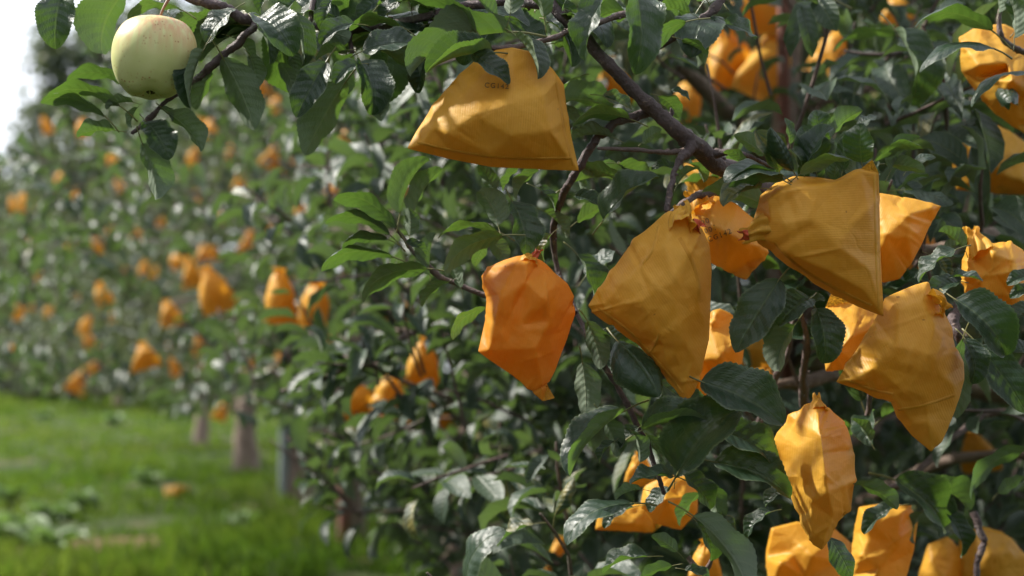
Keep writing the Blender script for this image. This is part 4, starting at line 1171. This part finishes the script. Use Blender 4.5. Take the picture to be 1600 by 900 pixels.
traced_bag("largest golden bag at the centre, pointed at left and below, pleated neck",
  [(1046,330,.2),(1070,331,.2),(1088,345,0),(1101,365,-.3),(1109,385,-.7),(1112,420,-1.1),(1110,480,-1.1),(1108,530,-.8),(1096,580,-.4),(1085,612,-.1),(1072,631,.1),(1040,590,0),(1005,548,-.2),(970,520,-.3),(927,491,-.1),(918,478,.1),(930,456,-.3),(960,415,-.5),(990,376,-.4),(1020,350,0)],
  [(1050,352,1.5),(1074,356,1.4),(1040,385,2.4),(1076,392,2.7),(1010,400,1.6),(975,440,1.5),(945,474,.8),(1000,468,3.0),(1050,440,3.5),(1092,450,2.2),(1090,474,1.9),(1028,525,2.6),(1016,552,.9),(1062,520,2.9),(1085,560,1.0),(1070,600,.7),(1045,575,1.2),(985,510,1.2),(1094,400,1.5),(960,490,1.0)],
  1.372, 3, -0.55, 4, [(1066,356,2.2),(1062,343,1.3),(1068,330,.6),(1064,322,.3)], [(1082,350,1.0),(1090,352,.8),(1095,356,.6)], 1.0, ((0,2),(1,3),(3,9),(9,10),(11,12),(2,8),(8,13),(5,7),(7,8)), 3.2, seams=[([(1062,372),(1080,405),(1091,440),(1093,470)], 6), ([(1030,520),(1024,538),(1014,552)], 4), ([(1030,352),(1020,390),(1004,412)], 5), ([(935,482),(985,520),(1040,580),(1066,614)], 5)])
traced_bag("golden bag lying sideways with square ribbed front, red-tipped neck pointing left",
  [(1176,356,.2),(1182,330,-.2),(1188,305,-.6),(1212,286,-1.6),(1240,275,-2.0),(1272,276,-1.9),(1305,281,-1.2),(1345,264,-.4),(1363,249,0),(1373,270,-.1),(1374,310,-.2),(1376,400,-.1),(1381,495,.1),(1340,479,-.4),(1300,459,-.8),(1265,440,-1.0),(1230,415,-.9),(1205,395,-.4),(1184,380,0)],
  [(1200,312,1.6),(1222,297,1.9),(1262,291,1.9),(1300,285,1.5),(1345,268,.6),(1268,340,3.1),(1310,385,3.1),(1228,350,2.8),(1355,330,1.4),(1358,420,1.3),(1238,400,2.5),(1298,424,2.6),(1350,454,1.2),(1205,345,1.8),(1198,375,1.3),(1216,325,1.9),(1250,420,.8),(1320,455,.6)],
  1.368, 4, 1.53, 4, [(1200,352,1.0),(1186,358,1.0),(1174,366,.9),(1163,370,.7)], [(1170,366,1.4),(1163,367,1.3),(1158,368,1.2)], 0.4, ((0,1),(1,2),(2,3),(3,4),(10,11),(11,12),(0,15),(15,13)), 3.2, seams=[([(1366,268),(1368,330),(1370,410),(1374,482)], 5), ([(1210,380),(1245,414),(1300,448),(1362,478)], 5)])
traced_bag("dull golden bag with a drooping folded lower flap, among leaves at right",
  [(1450,441,.2),(1459,462,.2),(1470,485,0),(1488,512,-.4),(1490,532,-.6),(1506,566,-1.0),(1507,592,-1.0),(1494,642,-.6),(1472,690,0),(1455,706,.1),(1425,681,-.1),(1402,652,-.2),(1392,628,0),(1370,623,-.3),(1332,606,-.4),(1306,597,-.1),(1340,545,-.8),(1368,500,-1.1),(1382,466,-1.0),(1402,455,-.7),(1430,445,-.1)],
  [(1440,470,1.5),(1404,485,1.6),(1402,540,3.1),(1452,555,3.5),(1365,575,1.9),(1340,592,.9),(1420,608,2.6),(1400,625,1.6),(1450,624,1.8),(1490,604,.7),(1450,662,1.4),(1425,660,.8),(1482,545,1.7),(1460,510,2.2),(1475,590,2.0),(1370,530,1.4)],
  1.385, 5, -0.4, 4, [(1455,475,1.6),(1462,476,1.2),(1470,480,.8),(1477,484,.6)], None, 0.9, ((7,8),(8,9),(2,3),(3,14),(6,3),(0,13)), 3.4, seams=[([(1318,592),(1360,608),(1396,616)], 5), ([(1404,640),(1440,634),(1490,618)], 5)])
traced_bag("slender bag with sunlit left face and dark right face, lowest sharp bag",
  [(1278,616,.3),(1289,634,.1),(1301,645,-.2),(1321,659,-1.2),(1328,680,-1.7),(1336,712,-2.0),(1334,760,-2.0),(1329,800,-1.4),(1311,816,-.4),(1296,845,.2),(1284,859,.3),(1270,851,.2),(1250,818,-.4),(1235,775,-1.4),(1218,740,-2.1),(1208,690,-2.5),(1214,676,-2.2),(1228,660,-1.5),(1231,648,-1.2),(1255,636,-.3),(1268,630,.1)],
  [(1279,640,1.8),(1283,682,3.9),(1290,745,4.7),(1294,772,4.4),(1302,804,2.0),(1288,846,1.2),(1296,692,2.6),(1316,735,.9),(1312,680,.9),(1250,700,1.5),(1244,745,1.2),(1266,788,2.2),(1268,830,1.3),(1226,745,-1.0),(1255,665,1.4),(1315,785,.9),(1270,735,3.0)],
  1.410, 6, 0.1, 4, [(1279,642,1.2),(1277,630,.7),(1276,619,.3)], None, crumple=0.9, nr=(0.012, 0.0035), creases= ((0,1),(1,2),(2,3),(3,4),(4,5),(13,11),(11,4),(1,6)), bulge=3.2)
traced_bag("round golden bag with a torn pleated peak, cut by the right edge",
  [(1519,357,.4),(1534,374,.2),(1552,380,0),(1575,376,-.4),(1598,390,-.9),(1616,415,-1.2),(1614,455,-1.2),(1600,482,-.9),(1572,495,-.6),(1548,480,-.2),(1512,463,-.6),(1501,440,-1.0),(1503,412,-.9),(1511,384,-.2)],
  None, 1.49, 7, 0.15, 4, [(1538,398,2.2),(1530,384,1.6),(1520,368,1.0),(1517,358,.8)], None, 1.2, (), 3.2, 30)
traced_bag("shaded deep orange bag poking out behind the square ribbed bag",
  [(1366,300,-.3),(1420,309,0),(1471,322,.4),(1456,345,0),(1440,382,-.4),(1424,412,-.4),(1406,436,-.2),(1380,442,-.6),(1350,420,-1),(1345,350,-1)],
  None, 1.49, 8, 0.4, 4, None, None, 0.5, (), 2.6, 44)
traced_bag("shaded bag bearing three lines of faint stamp, behind the central bag",
  [(1080,322,0),(1108,300,-.3),(1150,318,-.6),(1182,345,-.5),(1202,395,0),(1166,438,.2),(1136,426,-.2),(1100,404,-.5),(1082,360,-.5)],
  None, 1.50, 9, -0.4, 4, [(1098,325,2),(1090,310,1.5),(1080,298,1.2)], None, 0.8, (), 2.6, 42, texts=(["20", "001", "CG142"], 1098, 352, -0.36, 11))
traced_bag("pale sunlit bag squeezed between the ribbed bag and the flap bag",
  [(1300,455,-.2),(1345,466,-.4),(1388,486,-.6),(1378,540,-.5),(1344,574,-.2),(1290,581,.2),(1285,525,-.3),(1290,480,-.4)],
  None, 1.53, 10, 0.2, 4, None, None, 1.0, (), 2.8, 36)
traced_bag("sunlit bag cut by the bottom edge, below right of the slender bag",
  [(1342,792,0),(1380,786,.2),(1424,790,-.2),(1434,815,-.6),(1428,860,-.8),(1408,930,-.5),(1380,965,0),(1350,945,-.4),(1330,900,-.8),(1334,830,-.8)],
  None, 1.68, 11, 0.1, 4, None, None, 0.9, (), 3.2, 40)
traced_bag("large bright bag at the top right edge above hanging leaves",
  [(1497,58,-.2),(1530,42,0),(1570,38,0),(1615,60,-.4),(1645,120,-.6),(1640,170,-.4),(1612,216,.2),(1590,202,0),(1556,180,-.2),(1530,150,-.5),(1502,112,-.6)],
  None, 1.68, 12, 0.2, 4, None, None, 1.2, (), 3.4, 34)
traced_bag("soft orange bag hanging just below the bright top right bag",
  [(1512,200,0),(1540,190,0),(1580,205,-.2),(1625,240,-.5),(1620,306,0),(1560,302,.1),(1494,297,.1),(1488,255,-.4),(1500,225,-.3)],
  None, 1.95, 13, 0.2, 3, None, None, 1.0, (), 3.2, 34)
traced_bag("yellow sunlit bag low at the bottom below the hanging twig's end",
  [(1006,760,0),(1040,742,.2),(1072,744,0),(1092,762,-.3),(1090,800,-.4),(1064,828,0),(1024,818,-.2),(1000,792,-.4)],
  None, 1.70, 14, 0.2, 3, None, None, 1.0, (), 2.8, 28)
traced_bag("dark orange bag lying left behind the low yellow bag",
  [(935,800,.2),(975,792,0),(1030,786,-.4),(1045,812,-.4),(1020,832,-.2),(970,830,0),(930,828,.2)],
  None, 1.78, 15, 1.4, 3, None, None, 0.8, (), 1.6, 24)
traced_bag("shaded golden bag half hidden behind the lower right of the central bag",
  [(1095,490,0),(1125,482,.1),(1156,496,-.2),(1163,540,-.3),(1158,586,-.1),(1120,596,0),(1086,640,.2),(1058,690,.4),(1050,650,0),(1070,580,-.4),(1080,530,-.5)],
  None, 1.55, 16, 0.3, 3, None, None, 0.9, (), 2.4, 32)
traced_bag("shaded brown-orange bag at the bottom edge under the slender bag",
  [(1205,825,0),(1245,815,.1),(1300,822,0),(1332,850,-.4),(1330,940,-.3),(1260,965,0),(1200,930,-.2),(1195,870,-.4)],
  None, 1.80, 17, 0.3, 3, None, None, 0.9, (), 3.0, 38)
traced_bag("bag in dappled light at the bottom right corner behind a dark twig",
  [(1500,835,0),(1535,822,.2),(1580,840,-.2),(1606,870,-.4),(1600,930,0),(1540,950,0),(1490,910,-.3)],
  None, 1.95, 18, 0.5, 3, None, None, 1.1, (), 3.2, 32)
traced_bag("brown shaded bag at the bottom edge between two sunlit bags",
  [(1450,850,0),(1480,838,.1),(1505,860,-.2),(1510,910,-.2),(1470,935,0),(1430,915,0)],
  None, 1.95, 19, 0.2, 3, None, None, 0.9, (), 2.6, 30)
traced_bag("bright crinkled bag glimpsed right under the thick bare branch",
  [(1068,255,0),(1100,246,0),(1132,262,-.2),(1142,290,-.2),(1120,325,0),(1085,312,-.1),(1070,285,-.2)],
  None, 1.67, 20, 0.3, 3, None, None, 1.3, (), 2.2, 22)

# looser bags: shaped once per kind, then copied
def generic_bag(seed):
    r = np.random.default_rng(900 + seed)
    nu, nv = 36, 22
    hw0, hh = r.uniform(0.058, 0.075), r.uniform(0.135, 0.165)
    th = np.linspace(0, 2 * np.pi, nu, endpoint=False)
    V = []; sk = r.uniform(-0.045, 0.045); fexp = r.uniform(0.45, 0.85)
    for j in range(nv + 1):
        v = j / nv
        if v < 0.12:
            f = v / 0.12; hw = 0.016 - 0.006 * math.sin(f * math.pi); ht = hw
        else:
            f = (v - 0.12) / 0.88
            hw = 0.014 + (hw0 * 1.05 - 0.014) * (f ** fexp)
            ht = 0.014 + 0.027 * math.sin(math.pi * min(f * 1.05, 1) ** 0.9) - 0.0125 * f
            ht = max(ht, 0.0012)
        pw = 0.85
        x = hw * np.sign(np.cos(th)) * np.abs(np.cos(th)) ** pw
        y = ht * np.sign(np.sin(th)) * np.abs(np.sin(th)) ** 0.8
        if v < 0.26:
            k = (1 - v / 0.26)
            pl = 1 + 0.42 * k * np.cos(th * 7 + r.uniform(-.2, .2))
            x, y = x * pl, y * pl
        z = -v * hh + (0.10 * sk * np.sin(th) if v < 1 else 0) + sk * x * 8 * v * 0.6
        V.append(np.stack([x + sk * v, y, z], -1))
    V = np.vstack(V)
    for k in range(34):
        c = V[r.integers(0, len(V))]; u = nrm(r.normal(0, 1, 3)); w_ = nrm(np.cross(u, r.normal(0, 1, 3)))
        q = V - c
        wgt = np.clip(1 - np.abs(q @ u) / 0.06, 0, 1) * np.clip(1 - np.abs(q @ w_) / r.uniform(0.012, 0.022), 0, 1) * np.clip(1 - np.linalg.norm(q, axis=1) / 0.08, 0, 1)
        V = V + wgt[:, None] * nrm(c * (1, 1, 0) + 1e-6)[None] * r.choice((-1, 1)) * r.uniform(0.002, 0.006)
    i = np.arange(nv)[:, None] * nu; j = np.arange(nu)[None]
    q = np.stack([i + j, i + nu + j, i + nu + (j + 1) % nu, i + (j + 1) % nu], -1).reshape(-1, 4)
    uv = np.stack([V[:, 0], V[:, 2], V[:, 1] * 0 + seed], -1)
    cut = 2 * nu
    nq = 2 * nu
    full = mesh_np("fruit_bag", V, [q], M_PAPER, True, dict(buv=uv))
    neck = mesh_np("gathered_neck", V[:3 * nu], [q[:nq]], M_PAPER, True, dict(buv=uv[:3 * nu]))
    sack = mesh_np("paper_sack", V[2 * nu:], [q[nq:] - 2 * nu], M_PAPER, True, dict(buv=uv[2 * nu:]))
    return full, sack, neck
GB = [generic_bag(k) for k in range(8)]
rb = np.random.default_rng(55)
def loose_bag(px, py, w, label, group, depth=None, tilt=None, kind=None, parts=True, squash=1.0):
    """px,py: middle of the bag in the photo; w: width in photo pixels"""
    k = int(rb.integers(0, 8)) if kind is None else kind
    D = depth or 0.13 * F / w
    s = (1.16 if D < 4 else 0.95) * (w * D / F) / 0.13
    c = P(px, py, D)
    full, sack, neck = GB[k]
    rot = Matrix.Rotation(rb.uniform(-0.8, 0.8), 4, 'Z')
    tl = rb.uniform(-0.5, 0.5) if tilt is None else tilt
    squash = squash * rb.uniform(0.8, 1.2)
    M4 = Matrix.Rotation(tl, 4, 'Y') @ Matrix.Rotation(rb.uniform(-0.25, 0.25), 4, 'X') @ rot
    if parts:
        o = link("fruit_bag", None); o.empty_display_size = 0.02
        link("paper_sack", sack, o); link("gathered_neck", neck, o)
    else:
        o = link("fruit_bag", full)
    off = M4 @ Vector((0, 0, 0.082 * s * squash))
    o.matrix_world = Matrix.Translation(Vector(c) + off) @ M4 @ Matrix.Diagonal((s, s, s * squash, 1))
    tag(o, label, "paper bag", group)
    return o

G2, G3 = "blurred bags in the middle of the row", "small far bags along the row"
for a in MID_BAGS: loose_bag(a[0], a[1], a[2], a[3], G2, a[4])
for a in FAR_BAGS: loose_bag(a[0], a[1], a[2], a[3], G3, None, None, None, a[2] > 34)
for px, py, D in TINY_BAGS:
    loose_bag(px, py, 0.14 * F / D, "tiny far-off blurred orange bag among the row's leaves", "countless tiny bags down the row", D, None, None, False)
# fallen bag lying on the grass
fb = loose_bag(275, 779, 34, "fallen orange bag lying on the grass", "bags on the ground", 11.5, 1.45, 2, False, 0.8)
fb.location.z = 0.10

# ------------------------------------------------------------------ the bare apple
def make_apple():
    D = 1.365
    c = P(240, 91, D)
    k = D / F
    t = NT("apple_skin")
    co = t.new("ShaderNodeTexCoord").outputs['Object']
    sp = t.new("ShaderNodeSeparateXYZ"); t.l.new(co, sp.inputs[0])
    big = t.noise(28, 4, co); st = t.new("ShaderNodeMapping"); st.inputs['Scale'].default_value = (230, 230, 38)
    t.l.new(co, st.inputs['Vector'])
    streak = t.noise(1.0, 3, st.outputs['Vector'])
    base = t.mix(t.maprange(big, 0.3, 0.7), (0.50, 0.52, 0.205, 1), (0.62, 0.62, 0.29, 1))
    hgt = t.maprange(sp.outputs['Z'], -0.010, 0.036)
    bl = t.math('MULTIPLY', hgt, t.maprange(t.math('ADD', t.math('MULTIPLY', streak, 0.8), t.math('MULTIPLY', big, 0.5)), 0.50, 0.76), clamp=True)
    base = t.mix(t.math('MULTIPLY', bl, 0.95), base, (0.58, 0.25, 0.12, 1))
    dots = t.new("ShaderNodeTexVoronoi"); dots.inputs['Scale'].default_value = 210; t.l.new(co, dots.inputs['Vector'])
    dm = t.math('MULTIPLY', t.maprange(dots.outputs['Distance'], 0.12, 0.24, 0.85, 0), t.maprange(t.noise(40, 2, co), 0.42, 0.60), clamp=True)
    base = t.mix(dm, base, (0.36, 0.16, 0.05, 1))
    sh = t.principled(base, t.maprange(t.noise(90, 3, co), 0.3, 0.7, 0.36, 0.48), t.bump(t.noise(160, 3, co), 0.12, 0.001), 0.45, Subsurface_Weight=0.18, Subsurface_Radius=(0.010, 0.008, 0.003), Subsurface_Scale=1.0)
    skin = t.done(sh)
    Rr = 64.5 * k
    # profile (radius, height) in units of Rr, top dimple to calyx
    prof = [(0.02, 0.70), (0.10, 0.73), (0.20, 0.82), (0.33, 0.925), (0.48, 0.97), (0.63, 0.94), (0.78, 0.82), (0.90, 0.62), (0.975, 0.38), (1.0, 0.14), (0.985, -0.10), (0.93, -0.34), (0.84, -0.57), (0.72, -0.76), (0.58, -0.90), (0.44, -0.965), (0.31, -0.955), (0.20, -0.89), (0.11, -0.82), (0.02, -0.80)]
    pr = catmull(np.array([(a, b, 0) for a, b in prof]), 4)
    S = 64
    th = np.linspace(0, 2 * np.pi, S, endpoint=False)
    lob = 1 + 0.014 * np.cos(5 * th + 0.4) + 0.020 * np.cos(2 * th + 1.0) + 0.012 * np.cos(3 * th)
    V = []
    for a, b, _ in pr:
        low = max(0, -b) * 0.055
        rr = a * (lob + low * np.cos(5 * th + 0.4))
        hz = b + 0.05 * a * np.cos(th - 0.5) + (0.025 * np.cos(5 * th + 0.4) if b < -0.8 and a > 0.15 else 0)
        V.append(np.stack([rr * np.cos(th), rr * np.sin(th), (hz + 0 * th) * 0.95], -1) * Rr)
    m = len(pr); V = np.vstack(V)
    i = np.arange(m - 1)[:, None] * S; j = np.arange(S)[None]
    q = np.stack([i + j, i + S + j, i + S + (j + 1) % S, i + (j + 1) % S], -1).reshape(-1, 4)
    root = link("apple", None, None, Vector(c)); root.empty_display_size = 0.03
    root.rotation_euler = (R(-4), R(3), 0)
    tag(root, "pale green unbagged apple with faint pink blush hanging at top left", "apple")
    link("flesh", mesh_np("flesh", V, [q], skin), root)
    ts = NT("apple_stem"); ms = ts.done(ts.principled((0.24, 0.11, 0.055, 1), 0.5))
    v, f = tube([(0, 0, 0.68 * Rr), (0.002, 0, 0.95 * Rr), (0.005, 0.0, 1.25 * Rr), (0.011, 0.002, 1.62 * Rr)], [0.0014, 0.0013, 0.0013, 0.0020], 8, 5)
    link("stem", mesh_np("stem", v, f, ms), root)
    parts = []
    for n_ in range(5):
        a = n_ * 1.2566 + 0.3
        dx, dy = math.cos(a), math.sin(a)
        parts.append(tube([(dx * 0.002, dy * 0.002, -0.76 * Rr), (dx * 0.004, dy * 0.004, -0.82 * Rr), (dx * 0.002, dy * 0.002, -0.885 * Rr)], [0.0016, 0.0013, 0.0004], 5, 3))
    v, f = merge(parts)
    tc = NT("dry_calyx"); mc = tc.done(tc.principled((0.06, 0.045, 0.02, 1), 0.8))
    link("calyx", mesh_np("calyx", v, f, mc), root)
make_apple()

# ------------------------------------------------------------------ weeds in the grass
rw = np.random.default_rng(8)
for k, (px, py, n, s, lab) in enumerate([
 (40, 838, 22, 1.2, "broad pale weed clump at the bottom left corner"), (95, 815, 18, 1.0, "pale weed clump right of the corner clump in grass"),
 (140, 800, 14, .9, "small grey-green weed clump above the bare soil patch"), (75, 868, 20, 1.2, "weed clump at the bottom edge under the corner clump"),
 (232, 775, 16, 1.0, "pale weed clump left of the fallen bag"), (370, 835, 10, .8, "small weed tuft alone in bright grass below trunks"),
 (75, 655, 16, 1.3, "far pale weed patch in the grass at left"), (180, 668, 18, 1.5, "bushy weed patch under the bright cone-shaped bag"),
 (20, 790, 14, 1.0, "weed clump at the left edge above the corner clump"), (505, 775, 12, .9, "weed tuft at the foot of the bare trunk"),
 (640, 880, 16, 1.0, "weed clump at the bottom under the low leaves")]):
    D = F * CAM_H / (py - 590)
    x, y, z = at_ground(px, D)
    lv = []
    for i in range(n * 2):
        a = rw.uniform(0, 6.28); l = rw.uniform(0.11, 0.20) * s
        ax = nrm((math.cos(a), math.sin(a), rw.uniform(0.15, 1.1)))
        b = np.array((rw.normal(0, 0.045) * s, rw.normal(0, 0.045) * s, 0.01 + rw.uniform(0, 0.06)))
        lv.append((b, ax * l, np.array((0, 0, 1.0)) + rw.normal(0, 0.3, 3)))
    o = link("weed_clump", leaves_mesh("weed_clump", lv, LOW, M_WEED, rw), None, (x, y, float(gz(x, y))))
    tag(o, lab, "weed", "weeds in the grass")
